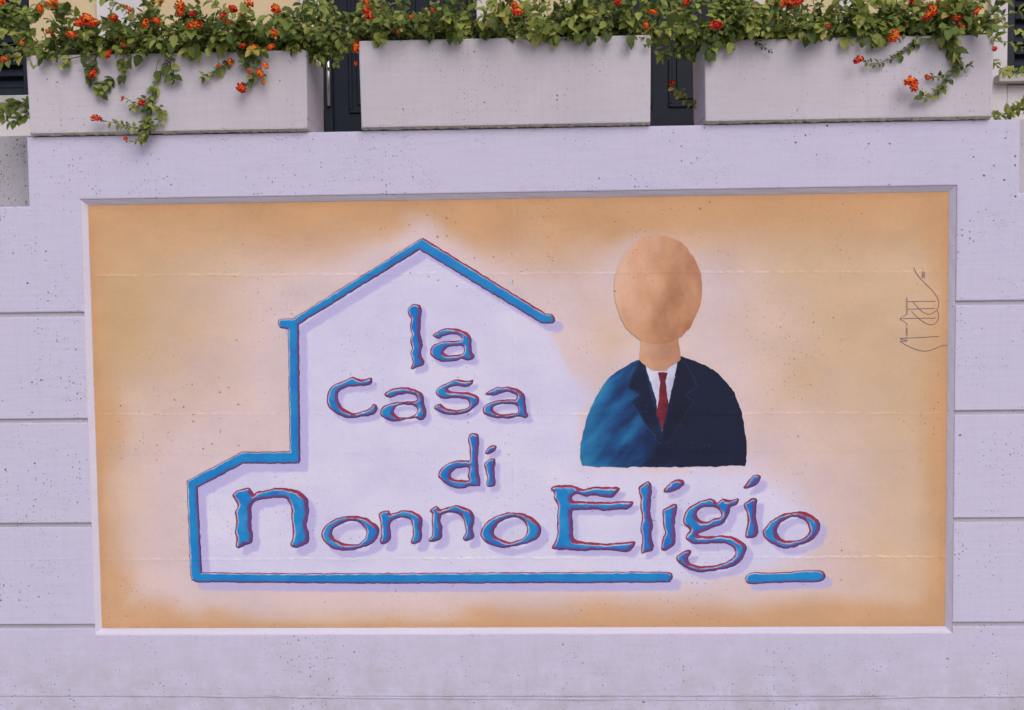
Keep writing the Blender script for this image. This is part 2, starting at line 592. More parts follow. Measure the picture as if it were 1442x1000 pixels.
L('o', RE, [(92,380),(110,335),(160,300),(230,278),(290,273),(350,285),(400,315),(428,350),(420,400),(380,440),(310,465),(240,474),(170,468),(115,430)],
  [(133,378),(150,340),(200,310),(265,297),(320,315),(355,360),(345,410),(310,440),(260,447),(200,435),(150,410)])
L('n', RE, [(428,262),(480,243),(498,262),(540,248),(600,243),(650,260),(678,290),(672,350),(678,390),(668,425),(635,438),(612,425),(625,380),(618,320),(600,292),(550,285),(510,300),(493,330),(497,370),(490,420),(455,438),(430,425),(442,380),(435,310)])
L('n', RE, [(722,245),(760,215),(790,235),(830,222),(880,213),(930,225),(968,250),(983,300),(970,350),(978,400),(935,420),(915,405),(930,370),(922,310),(900,270),(850,255),(800,265),(785,300),(795,340),(790,400),(750,422),(713,418),(735,380),(732,310),(735,265)])
L('o', RE, [(1015,380),(1035,330),(1090,285),(1150,262),(1210,252),(1280,265),(1340,300),(1370,345),(1350,400),(1300,430),(1220,450),(1160,460),(1100,450),(1040,425)],
  [(1072,365),(1100,315),(1150,285),(1210,272),(1260,295),(1290,345),(1275,395),(1220,425),(1170,435),(1120,415),(1085,395)])
L('E', RF, [(78,248),(105,220),(180,215),(250,222),(310,245),(370,230),(450,228),(540,230),(565,242),(545,275),(510,303),(440,298),(380,290),(330,298),(270,280),(240,290),(232,315),(260,328),(380,332),(480,335),(600,330),(662,335),(640,370),(600,388),(520,388),(460,398),(400,388),(300,390),(235,395),(228,440),(235,500),(238,580),(275,610),(380,620),(460,628),(560,622),(665,612),(660,650),(630,685),(540,682),(460,675),(380,675),(290,680),(200,672),(100,668),(82,655),(110,610),(125,540),(122,440),(125,350),(100,310),(102,275)])
L('l', RF, [(697,232),(720,210),(762,190),(785,205),(788,270),(780,360),(780,430),(797,490),(790,580),(803,640),(790,675),(740,695),(718,697),(715,660),(722,590),(712,520),(722,440),(710,380),(712,320),(700,280)])
L('i', RF, [(860,400),(890,375),(945,348),(968,360),(962,420),(952,480),(955,560),(952,630),(920,660),(880,678),(853,660),(862,600),(880,550),(870,500),(868,440)],
  [(870,265),(885,230),(930,195),(970,175),(1010,182),(1018,205),(995,235),(940,262),(900,272)])
L('g', RG, [(300,440),(315,385),(360,345),(410,318),(470,300),(510,305),(530,325),(570,300),(620,310),(665,295),(677,310),(660,340),(620,360),(612,400),(590,440),(560,475),(500,495),(440,520),(400,540),(420,552),(480,555),(560,548),(640,560),(700,590),(728,630),(715,680),(680,730),(620,765),(540,780),(470,795),(390,795),(310,765),(260,730),(250,700),(275,670),(320,648),(350,650),(345,680),(330,700),(345,735),(400,752),(480,755),(560,740),(620,710),(655,670),(640,640),(600,610),(530,600),(440,608),(370,605),(320,575),(318,545),(345,515),(310,480)],
  [(375,400),(400,365),(460,350),(520,360),(558,400),(550,430),(500,440),(460,460),(410,455),(382,430)])
L('i', RG, [(708,340),(740,310),(775,292),(800,305),(797,350),(790,420),(803,490),(800,545),(760,568),(720,562),(722,520),(735,460),(728,400)],
  [(707,222),(730,195),(755,155),(785,137),(815,140),(822,165),(800,200),(755,222),(720,230)])
L('o', RG, [(838,525),(860,490),(900,445),(960,410),(1030,390),(1090,387),(1160,405),(1210,440),(1227,475),(1215,530),(1170,580),(1100,610),(1000,637),(920,615),(860,575)],
  [(908,515),(930,470),(970,435),(1040,415),(1110,435),(1150,480),(1150,530),(1110,575),(1050,592),(980,590),(930,565)])
DASH = zr(*RG, [(720,840),(735,810),(780,797),(880,800),(1000,795),(1140,785),(1230,787),(1262,815),(1250,850),(1200,865),(1080,865),(960,868),(860,872),(760,878),(728,868)])
HOUSE = [(391,456),(392,451),(396,449),(413,448),(595,334.5),(768,441),(777,442),(782,447),(782,452),(779,455),(770,456),(762,455),(591,352),
         (421,457),(423,649),(421,653),(342,653),(278.5,687),(284.5,806),(430,807.5),(940,805),(947,808),(948,813),(944,820),(852,821),(527,822),
         (277,820),(270,817),(268,811),(263,677),(341,636.5),(408,635.5),(405.5,464),(397,463),(393,461)]


def catmull(c, k=4):
    c = np.array(c, float)
    n = len(c)
    out = []
    for i in range(n):
        p0, p1, p2, p3 = c[(i - 1) % n], c[i], c[(i + 1) % n], c[(i + 2) % n]
        for j in range(k):
            t = j / k
            out.append(0.5 * ((2 * p1) + (-p0 + p2) * t + (2 * p0 - 5 * p1 + 4 * p2 - p3) * t * t + (-p0 + 3 * p1 - 3 * p2 + p3) * t ** 3))
    return np.array(out)


def segs_of(contours):
    A = np.concatenate(contours)
    B = np.concatenate([np.roll(c, -1, 0) for c in contours])
    return A, B


def sdf(px, py, A, B):
    """signed distance (inside > 0) and outward direction of the nearest edge"""
    P = np.stack([px.ravel(), py.ravel()], -1)
    D = np.full(len(P), 1e9)
    NX = np.zeros(len(P))
    NY = np.zeros(len(P))
    ins = np.zeros(len(P), bool)
    for a, b in zip(A, B):
        ab = b - a
        L2 = (ab ** 2).sum() + 1e-12
        t = np.clip(((P - a) @ ab) / L2, 0, 1)
        dx = a[0] + t * ab[0] - P[:, 0]
        dy = a[1] + t * ab[1] - P[:, 1]
        d = dx * dx + dy * dy
        m = d < D
        D[m] = d[m]
        NX[m] = dx[m]
        NY[m] = dy[m]
        if a[1] != b[1]:
            c = ((a[1] > P[:, 1]) != (b[1] > P[:, 1]))
            xi = a[0] + (P[:, 1] - a[1]) / (b[1] - a[1]) * ab[0]
            ins ^= c & (P[:, 0] < xi)
    D = np.sqrt(D)
    s = np.where(ins, 1.0, -1.0)
    NX = s * NX / (D + 1e-9)
    NY = s * NY / (D + 1e-9)
    sh = px.shape
    return (s * D).reshape(sh), NX.reshape(sh), NY.reshape(sh)


# relief of the cast surface (towards the viewer, metres), from the shuttering seams
def relief(px, py):
    r = 0.0
    for (xa, ya, xb, yb, amp, sd) in ((124, 388, 1336, 382, .0014, 3), (134, 583, 1333, 582, .0013, 4), (141, 788, 1331, 784, .0020, 5),
                                      (136, 640, 1333, 634, .0005, 6)):
        yc = ya + (yb - ya) * (px - xa) / (xb - xa) + (vnoise(px, px * 0, 60, sd) - 0.5) * 1.4 + (vnoise(px, px * 0, 4, sd + 9) - 0.5) * 1.5
        a = (0.1 + 1.2 * vnoise(px, px * 0, 5, sd + 20)) * (0.3 + 0.9 * vnoise(px, px * 0, 60, sd + 25))
        r = r + amp * a * np.exp(-((py - yc) / 1.15) ** 2)
        r = r + 0.0004 * np.tanh((yc - py) / 3.0) * np.exp(-((py - yc) / 30) ** 2)
    xc = 722 + 2.0 * (py - 290) / 600 + (vnoise(py, py * 0, 12, 33) - 0.5) * 2
    r = r + .0011 * sstep(0.45, 0.8, vnoise(py, py * 0, 14, 31)) * np.exp(-((px - xc) / 1.3) ** 2)
    # blobs of thick paint
    b = vnoise(px, py, 5.0, 41)
    m = vnoise(px, py, 60, 42)
    r = r + 0.0011 * sstep(0.86, 1.0, b) * sstep(0.5, 0.8, m)
    r = r + 0.0007 * (fbm(px, py, 70, 51, 3) - 0.5)
    return r


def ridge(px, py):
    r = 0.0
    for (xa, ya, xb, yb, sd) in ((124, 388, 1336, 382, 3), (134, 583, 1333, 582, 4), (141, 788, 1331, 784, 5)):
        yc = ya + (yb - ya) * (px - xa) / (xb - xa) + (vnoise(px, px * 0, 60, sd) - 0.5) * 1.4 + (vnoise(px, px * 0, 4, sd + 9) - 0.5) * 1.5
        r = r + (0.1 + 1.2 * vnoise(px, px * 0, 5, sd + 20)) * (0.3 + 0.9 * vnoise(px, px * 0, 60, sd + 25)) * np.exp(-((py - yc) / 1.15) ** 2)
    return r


def to_panel(px, py, off):
    return unproj(px, py, PD - off - relief(px, py))


def counter(c):
    # the open middle of a letter, a little smaller than the band round it
    c = np.array(c, float)
    x1 = c[:, 0].max()
    ym = c[:, 1].mean()
    return np.stack([x1 - 0.4 - (x1 - c[:, 0]) * 0.89, ym + (c[:, 1] - ym) * 0.90], -1)


SHAPES = [('letter', ch, [catmull(cs[0])] + [catmull(c if ch == 'i' else counter(c)) for c in cs[1:]], 0.84 if k < 8 or k in (9, 10, 11, 12) else 1.0) for k, (ch, cs) in enumerate(LET)]
SHAPES.append(('dash', '', [catmull(DASH)], 0.55))
SHAPES.append(('house_outline', '', [np.array(HOUSE, float)], 0.5))


def wob(px, py, seed, k):
    return k * ((vnoise(px, py, 7, seed) - 0.5) * 1.5 + (vnoise(px, py, 3.2, seed + 3) - 0.5) * 0.9)


def mix3(a, b, t):
    return a + (b - a) * t[..., None]


# --- painted field: ground colours with the lilac glow, halo and painted drop shadows
NXG, NYG = 960, 480
cz = np.array([[-PW, PD, Z(PH)], [PW, PD, Z(PH)], [PW, PD, Z(-PH)], [-PW, PD, Z(-PH)]])
uu = np.linspace(0, 1, NXG)
vv = np.linspace(0, 1, NYG)
U, V_ = np.meshgrid(uu, vv)
WX = -PW + 2 * PW * U
WZ = Z(PH) - 2 * PH * V_
gpx, gpy = proj(np.stack([WX, np.full_like(WX, PD), WZ], -1))

GLOW = np.array([(274, 684), (340, 646), (416, 645), (414, 455), (591, 346), (690, 410), (775, 470), (815, 560), (815, 655), (960, 660), (1060, 665), (1105, 690),
                 (1130, 730), (1120, 775), (1000, 803), (940, 814), (277, 814)], float)
FIG = np.array([(820, 655), (822, 610), (850, 540), (880, 500), (905, 470), (866, 450), (848, 395), (860, 355), (900, 332), (950, 335), (985, 370), (1010, 410),
                (990, 455), (1010, 490), (1044, 530), (1050, 590), (1058, 620), (1045, 650)], float)
gd, _, _ = sdf(gpx, gpy, *segs_of([GLOW]))
fd, _, _ = sdf(gpx, gpy, *segs_of([FIG]))
n1 = fbm(gpx, gpy, 150, 61, 4)
n2 = fbm(gpx, gpy * 1.6, 60, 62, 4)
n3 = fbm(gpx, gpy, 300, 63, 3)
lil = np.array([197, 190, 221.0])
pink = np.array([201, 178, 184.0])
pale = np.array([198, 171, 164.0])
tan = np.array([193, 161, 136.0])
org = np.array([188, 143, 107.0])
gold = np.array([189, 153, 118.0])
edge = np.minimum(np.minimum(U * 1212, (1 - U) * 1208), np.minimum(V_ * 605, (1 - V_) * 605))
dist = np.minimum(-gd, np.maximum(-fd, 0) * 1.1 + 46) + (n2 - 0.5) * 34
c = np.broadcast_to(lil, gpx.shape + (3,)).copy()
rgt = sstep(700, 860, gpx)
hard = sstep(-3, 9, -gd)
soft = sstep(-14, 26, np.minimum(-gd, np.maximum(-fd, 0) + 46) + (n2 - 0.5) * 60)
c = mix3(c, np.broadcast_to(pink, c.shape), hard * (1 - rgt) + soft * rgt)
c = mix3(c, np.broadcast_to(pale, c.shape), sstep(22, 110, dist + (n1 - 0.5) * 80))
c = mix3(c, np.broadcast_to(tan, c.shape), sstep(85, 235, dist + (n1 - 0.5) * 220))
c = mix3(c, np.broadcast_to(gold, c.shape), 0.8 * sstep(0.46, 0.68, n3) * sstep(80, 200, dist + (n2 - 0.5) * 90))
eg = 1 - sstep(0, 58, edge + (n1 - 0.5) * 110)
c = mix3(c, np.broadcast_to(org, c.shape), 0.85 * eg * sstep(10, 60, dist))
tp = (1 - sstep(20, 120, V_ * 605 + (n1 - 0.5) * 90)) * sstep(15, 60, dist)
c = mix3(c, np.broadcast_to(org, c.shape), 0.75 * tp)
c = mix3(c, np.broadcast_to(np.array([184, 138, 101.0]), c.shape), 0.6 * (1 - sstep(0, 13, edge)))
c *= (0.955 + 0.09 * n2)[..., None]
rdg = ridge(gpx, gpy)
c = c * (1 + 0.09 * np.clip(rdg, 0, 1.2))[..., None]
# lilac drop shadows painted by the muralist, down and to the right of every stroke
shm = np.zeros_like(gpx)
for k, (kind, ch, cs, ws) in enumerate(SHAPES):
    ox, oy = (6, 7) if k < 8 else (9.5, 10) if k < 13 else (7, 7) if k < 16 else (9, 9)
    if kind != 'letter':
        ox, oy = (8, 9) if kind == 'dash' else (11, 11)
    allp = np.concatenate(cs)
    x0, y0 = allp.min(0) - 10
    x1, y1 = allp.max(0) + 30
    jj = np.where((gpy.mean(1) > y0 - 25) & (gpy.mean(1) < y1 + 25))[0]
    ii = np.where((gpx.mean(0) > x0 - 25) & (gpx.mean(0) < x1 + 25))[0]
    sl_ = (slice(jj[0], jj[-1] + 1), slice(ii[0], ii[-1] + 1))
    X, Y = gpx[sl_], gpy[sl_]
    d, _, _ = sdf(X - ox, Y - oy, *segs_of(cs))
    sg = sstep(-2.6, 1.4, d + wob(X, Y, 200 + k, 0.8))
    shm[sl_] = np.maximum(shm[sl_], sg)
shc = np.array([168, 158, 206.0])
c = mix3(c, np.broadcast_to(shc, c.shape), shm * (0.78 + 0.25 * (n2 - 0.3)))
pv = to_panel(gpx, gpy, 0.0)
idx = np.arange(NXG * NYG).reshape(NYG, NXG)
quads = np.stack([idx[:-1, :-1], idx[1:, :-1], idx[1:, 1:], idx[:-1, 1:]], -1).reshape(-1, 4)


def np_mesh(name, verts, quads, cols, mat, parent, polys=None):
    me = bpy.data.meshes.new(name)
    if polys is None:
        nv, nf = len(verts), len(quads)
        me.vertices.add(nv)
        me.vertices.foreach_set('co', np.ascontiguousarray(verts, np.float32).ravel())
        me.loops.add(nf * 4)
        me.loops.foreach_set('vertex_index', np.ascontiguousarray(quads, np.int32).ravel())
        me.polygons.add(nf)
        me.polygons.foreach_set('loop_start', np.arange(nf, dtype=np.int32) * 4)
        me.polygons.foreach_set('loop_total', np.full(nf, 4, np.int32))
        me.update(calc_edges=True)
    else:
        me.from_pydata(np.asarray(verts).tolist(), [], polys)
        me.update()
    me.polygons.foreach_set('use_smooth', [True] * len(me.polygons))
    at = me.attributes.new('paint', 'FLOAT_COLOR', 'POINT')
    cc = np.ones((len(verts), 4), np.float32)
    cc[:, :3] = np.clip(linarr(cols) * KPAINT, 0.004, 0.9)
    at.data.foreach_set('color', cc.ravel())
    me.materials.append(mat)
    o = bpy.data.objects.new(name, me)
    COL.objects.link(o)
    if parent:
        o.parent = parent
        o.matrix_parent_inverse = parent.matrix_world.inverted()
    return o


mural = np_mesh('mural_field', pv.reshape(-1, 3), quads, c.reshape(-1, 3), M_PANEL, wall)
mural['label'] = 'orange and lilac painted mural field with blue lettering'


def clip_mesh(X, Y, S, cols):
    """keeps the part of a grid where S >= 0, cutting the border cells exactly"""
    ny, nx = S.shape
    ins = S >= 0
    vid = -np.ones(S.shape, int)
    vx, vy, vc = [], [], []
    vid[ins] = np.arange(ins.sum())
    vx = list(X[ins])
    vy = list(Y[ins])
    vc = list(cols[ins])
    polys = []
    full = ins[:-1, :-1] & ins[1:, :-1] & ins[1:, 1:] & ins[:-1, 1:]
    any_ = ins[:-1, :-1] | ins[1:, :-1] | ins[1:, 1:] | ins[:-1, 1:]
    fj, fi = np.where(full)
    for j, i in zip(fj.tolist(), fi.tolist()):
        polys.append((vid[j, i], vid[j + 1, i], vid[j + 1, i + 1], vid[j, i + 1]))
    cache = {}
    bj, bi = np.where(any_ & ~full)
    for j, i in zip(bj.tolist(), bi.tolist()):
        cs = [(j, i), (j + 1, i), (j + 1, i + 1), (j, i + 1)]
        pl = []
        for k in range(4):
            p, q = cs[k], cs[(k + 1) % 4]
            if ins[p]:
                pl.append(vid[p])
            if ins[p] != ins[q]:
                key = (min(p, q), max(p, q))
                if key not in cache:
                    a, b = key
                    t = S[a] / (S[a] - S[b])
                    t = min(max(t, 0.02), 0.98)
                    cache[key] = len(vx)
                    vx.append(X[a] + (X[b] - X[a]) * t)
                    vy.append(Y[a] + (Y[b] - Y[a]) * t)
                    vc.append(cols[a] + (cols[b] - cols[a]) * t)
                pl.append(cache[key])
        if len(pl) >= 3:
            polys.append(tuple(pl))
    return np.array(vx), np.array(vy), np.array(vc), [tuple(int(v) for v in p) for p in polys]


BLUE1 = np.array([22, 124, 188.0])
BLUE2 = np.array([18, 98, 184.0])
BLUE3 = np.array([58, 138, 198.0])
RED = np.array([150, 46, 70.0])
PUR = np.array([96, 60, 118.0])
DARK = np.array([54, 32, 66.0])
HILITE = np.array([186, 188, 218.0])


def painted_stroke(name, cs, ws, seed, deep, label=None):
    allp = np.concatenate(cs)
    x0, y0 = allp.min(0) - 3
    x1, y1 = allp.max(0) + 3
    st = 0.85
    X, Y = np.meshgrid(np.arange(x0, x1, st), np.arange(y0, y1, st))
    d, nx, ny = sdf(X, Y, *segs_of(cs))
    ny = -ny                                  # up positive
    d = d + wob(X, Y, seed, 0.9 if ws > 0.8 else 0.7)
    # width of the red / purple border depends on which way the edge faces
    right = np.clip(nx * 0.9 + ny * 0.1, 0, 1)
    up = np.clip(ny, 0, 1)
    dn = np.clip(-ny, 0, 1)
    wdt = 1.2 * (2.1 + 2.9 * right + 1.1 * up * np.clip(nx + 0.6, 0, 1) + 1.0 * dn)
    wdt = wdt * ws + wob(X, Y, seed + 50, 0.9 * ws)
    t = sstep(-0.35, 0.55, nx * 0.65 - ny * 0.75)
    border = RED + (PUR - RED) * t[..., None]
    border = border * (0.93 + 0.14 * vnoise(X, Y, 9, seed + 5))[..., None]
    bl = BLUE1 + (BLUE2 - BLUE1) * np.clip(deep + (fbm(X, Y, 26, seed + 7, 3) - 0.5) * 1.4, 0, 1)[..., None]
    bl = bl + (BLUE3 - bl) * ((0.55 if ws > 0.8 else 0.2) * sstep(0.55, 0.8, fbm(X, Y, 18, seed + 8, 3)))[..., None]
    # purple creeping into the blue from the lower right
    bl = bl + (PUR - bl) * (0.35 * np.exp(-np.clip(d - wdt, 0, 50) / 2.0) * t)[..., None]
    col = border + (bl - border) * sstep(-0.5, 0.5, d - wdt)[..., None]
    hl = np.exp(-((d - wdt) / 0.75) ** 2) * np.clip(1.7 * (-nx * 0.6 + ny * 0.65 + 0.15), 0, 1) * (0.5 + 0.8 * vnoise(X, Y, 10, seed + 9))
    col = col + (HILITE - col) * np.clip(hl, 0, 1)[..., None]
    dk = np.exp(-(np.clip(d, 0, 9) / 0.9) ** 2) * (0.45 + 0.5 * t)
    col = col + (DARK - col) * np.clip(dk, 0, 1)[..., None]
    vx, vy, vc, polys = clip_mesh(X, Y, d, col)
    o = np_mesh(name, to_panel(vx, vy, 0.0011), None, vc, M_LETTER, mural, polys)
    if label:
        o['label'] = label
    return o


words = ['la', 'la', 'casa', 'casa', 'casa', 'casa', 'di', 'di'] + ['nonno'] * 5 + ['Eligio'] * 6
for k, (kind, ch, cs, ws) in enumerate(SHAPES):
    if kind == 'letter':
        painted_stroke('letter', cs, ws, 300 + k * 11, 0.62 if k in (0, 6, 7, 14, 15, 17) else 0.25,
                       'blue painted letter %s of the word %s' % (ch, words[k]))
    elif kind == 'dash':
        painted_stroke('underline', cs, ws, 300 + k * 11, 0.05, 'short blue painted underline')
    else:
        painted_stroke('house_outline', cs, ws, 300 + k * 11, 0.12, 'blue painted outline of a gabled house')


# --- plain stand-in for the painted portrait: same size and colours, no likeness
def smooth_poly(p, k=5):
    return catmull(p, k)


def flat_patch(name, cs, colf, off, label=None, step=1.3, seed=900):
    allp = np.concatenate(cs)
    x0, y0 = allp.min(0) - 3
    x1, y1 = allp.max(0) + 3
    X, Y = np.meshgrid(np.arange(x0, x1, step), np.arange(y0, y1, step))
    d, nx, ny = sdf(X, Y, *segs_of(cs))
    d = d + wob(X, Y, seed, 0.9) + (fbm(X, Y, 20, seed + 3, 3) - 0.5) * 3
    vx, vy, vc, polys = clip_mesh(X, Y, d, colf(X, Y, d))
    o = np_mesh(name, to_panel(vx, vy, off), None, vc, M_LETTER, mural, polys)
    if label:
        o['label'] = label
    return o


def grad(cols, fx):
    def f(X, Y, d):
        t = np.clip(fx(X, Y, d), 0, 1)
        n = len(cols) - 1
        out = np.zeros(X.shape + (3,))
        cc = [np.array(v, float) for v in cols]
        for i in range(n):
            tt = np.clip(t * n - i, 0, 1)
            if i == 0:
                out = cc[0] + (cc[1] - cc[0]) * tt[..., None]
            else:
                out = out + (cc[i + 1] - cc[i]) * tt[..., None]
        return out * (0.94 + 0.12 * fbm(X, Y, 30, 77, 3))[..., None]
    return f


BUST = smooth_poly([(818, 652), (819, 618), (832, 575), (858, 533), (896, 508), (936, 500), (978, 508), (1018, 532), (1042, 572), (1050, 615), (1050, 652),
                    (1035, 656), (930, 658), (834, 657)])
flat_patch('painted_bust', [BUST], grad([(42, 122, 168), (24, 84, 138), (18, 40, 84), (16, 22, 50)],
           lambda X, Y, d: (X - 815) / 150 + (fbm(X * 0.5 + Y * 0.4, Y * 0.35, 16, 91, 4) - 0.5) * 1.1), 0.0010, 'plain navy and blue painted shoulders')
SHIRT = np.array([(905, 506), (958, 506), (946, 560), (934, 612), (922, 560)], float)
LAP1 = np.array([(898, 509), (907, 504), (936, 622), (927, 624), (888, 566), (900, 556), (882, 545)], float)
LAP2 = np.array([(965, 509), (956, 504), (930, 622), (939, 626), (978, 566), (966, 556), (984, 545)], float)
TIE = np.array([(925, 524), (941, 524), (938, 538), (943, 585), (933, 606), (925, 585), (929, 538)], float)
flat_patch('painted_shirt', [SHIRT], grad([(206, 202, 222), (168, 164, 194)], lambda X, Y, d: (X - 900) / 60 + (fbm(X, Y, 12, 93, 3) - 0.5)), 0.0014)
flat_patch('painted_tie', [TIE], grad([(134, 36, 52), (72, 22, 38)], lambda X, Y, d: (X - 922) / 24 + (fbm(X, Y, 10, 94, 3) - 0.5)), 0.0018)
flat_patch('painted_lapel', [LAP1], grad([(16, 24, 52), (34, 74, 116)], lambda X, Y, d: np.exp(-np.clip(d, 0, 9) / 1.5) * 0.8 + (fbm(X, Y, 14, 96, 3) - 0.5) * 0.5), 0.0018)
flat_patch('painted_lapel', [LAP2], grad([(14, 18, 42), (30, 44, 82)], lambda X, Y, d: np.exp(-np.clip(d, 0, 9) / 1.5) * 0.8 + (fbm(X, Y, 14, 97, 3) - 0.5) * 0.5), 0.0022)
th = np.linspace(0, 2 * np.pi, 48, endpoint=False)
HEAD = np.stack([927 + 62 * np.cos(th), 408 + 77 * np.sin(th)], -1)
NECK = np.array([(903, 470), (955, 470), (958, 506), (938, 522), (918, 522), (900, 508)], float)
flat_patch('painted_neck', [NECK], grad([(196, 150, 128), (160, 110, 86)], lambda X, Y, d: (X - 895) / 70 + (fbm(X, Y, 14, 98, 3) - 0.5) * 0.6), 0.0026)
flat_patch('painted_head', [HEAD], grad([(206, 164, 144), (190, 140, 112), (150, 98, 72)],
           lambda X, Y, d: (X - 865) / 125 * 0.75 + (Y - 330) / 155 * 0.25 + (fbm(X, Y * 0.6, 22, 95, 4) - 0.5) * 0.7), 0.0032, 'plain tan painted oval')

# --- thin violet signature
SIG = []


def rs8(pts):
    return [(1230 + x / 5.883, 350 + y / 5.883) for x, y in pts]


SIG.append(rs8([(335, 155), (350, 195), (390, 250), (440, 300), (490, 350), (525, 400), (543, 455), (530, 500), (500, 530), (460, 545), (415, 530), (370, 490), (325, 440)]))
SIG.append(rs8([(525, 510), (542, 545), (535, 590), (510, 622), (470, 632), (420, 612), (370, 575), (335, 540), (315, 520)]))
SIG += [rs8([(283, 440), (400, 437), (515, 437)]), rs8([(283, 503), (400, 499), (512, 496)]), rs8([(220, 582), (370, 578), (518, 577)]), rs8([(222, 745), (380, 738), (543, 728)])]
SIG.append(rs8([(612, 800), (550, 812), (490, 838), (420, 851), (340, 832), (270, 800), (222, 768), (250, 770), (280, 762), (240, 755), (222, 745), (262, 742), (282, 738)]))
SIG.append(rs8([(270, 640), (282, 628), (255, 605), (220, 585), (250, 560), (280, 545)]))
SIG.append(rs8([(275, 725), (285, 716), (268, 705), (284, 698), (270, 690), (284, 684), (268, 674), (284, 668), (270, 660), (280, 655)]))
SIG.append(rs8([(280, 545), (270, 532), (284, 524), (270, 515), (286, 506), (270, 498), (284, 488), (268, 478), (284, 468), (270, 458), (284, 446), (268, 436), (284, 426), (270, 416), (283, 404)]))
SIG.append(rs8([(358, 286), (368, 292)]))


def seg_digit(paths, cx, cy):
    # digits lie on their side, reading upwards
    for p in paths:
        SIG.append(rs8([(cx + (1 - y) * -24 + 24, cy - x * 10) for x, y in p]))


dg2 = [[(0, .9), (.5, 1), (1, .8), (.8, .5), (0, 0), (1, 0)]]
dg0 = [[(.5, 0), (0, .3), (0, .7), (.5, 1), (1, .7), (1, .3), (.5, 0)]]
dg7 = [[(0, 1), (1, 1), (.3, 0)]]
for i, g_ in enumerate((dg2, dg0, dg0, dg7)):
    seg_digit([[(x, 1 - y) for x, y in p] for p in g_], 402, 244 - i * 14)
sv, sf = [], []
for path in SIG:
    p = np.array(path)
    if len(p) > 3:
        q = [p[0]]
        for i in range(len(p) - 1):
            p0, p1, p2, p3 = p[max(i - 1, 0)], p[i], p[i + 1], p[min(i + 2, len(p) - 1)]
            for t in (0.25, 0.5, 0.75, 1.0):
                q.append(0.5 * ((2 * p1) + (-p0 + p2) * t + (2 * p0 - 5 * p1 + 4 * p2 - p3) * t * t + (-p0 + 3 * p1 - 3 * p2 + p3) * t ** 3))
        p = np.array(q)
    tg = np.gradient(p, axis=0)
    tg /= (np.linalg.norm(tg, axis=1, keepdims=True) + 1e-9)
    hw = (0.42 if abs(p[:, 0].max() - p[:, 0].min()) > 12 else 0.34)
    nn = np.stack([-tg[:, 1], tg[:, 0]], -1) * hw
    b0 = len(sv)
    for a, n_ in zip(p, nn):
        sv += [a + n_, a - n_]
    for i in range(len(p) - 1):
        sf.append((b0 + 2 * i, b0 + 2 * i + 1, b0 + 2 * i + 3, b0 + 2 * i + 2))
sv = np.array(sv)
sg_o = np_mesh('signature', to_panel(sv[:, 0], sv[:, 1], 0.0010), None, np.tile(np.array([104, 86, 104.0]), (len(sv), 1)), M_LETTER, mural, sf)
sg_o['label'] = 'thin violet handwritten signature and year running upwards'

# ------------------------------------------------------------------ low parapets stepping back either side
for sx, x0, x1, lb in ((-1, XL, LX - 0.012, 'grey parapet stepping back behind the ledge near the planter with many trailing sprigs'),
                       (1, RX + 0.012, XR, 'grey parapet stepping back behind the ledge near the planter with the curling sprig')):
    zt = P3(5, 192, 0.32).z if sx < 0 else P3(1441, 168, 0.32).z
    o = box_obj('parapet', x0, x1, 0.31, 0.415, 0.01, zt, M_SIDE, None, 0.006)
    o['label'] = lb
    o['category'] = 'parapet'
    o['group'] = 'parapets either side of the wall'

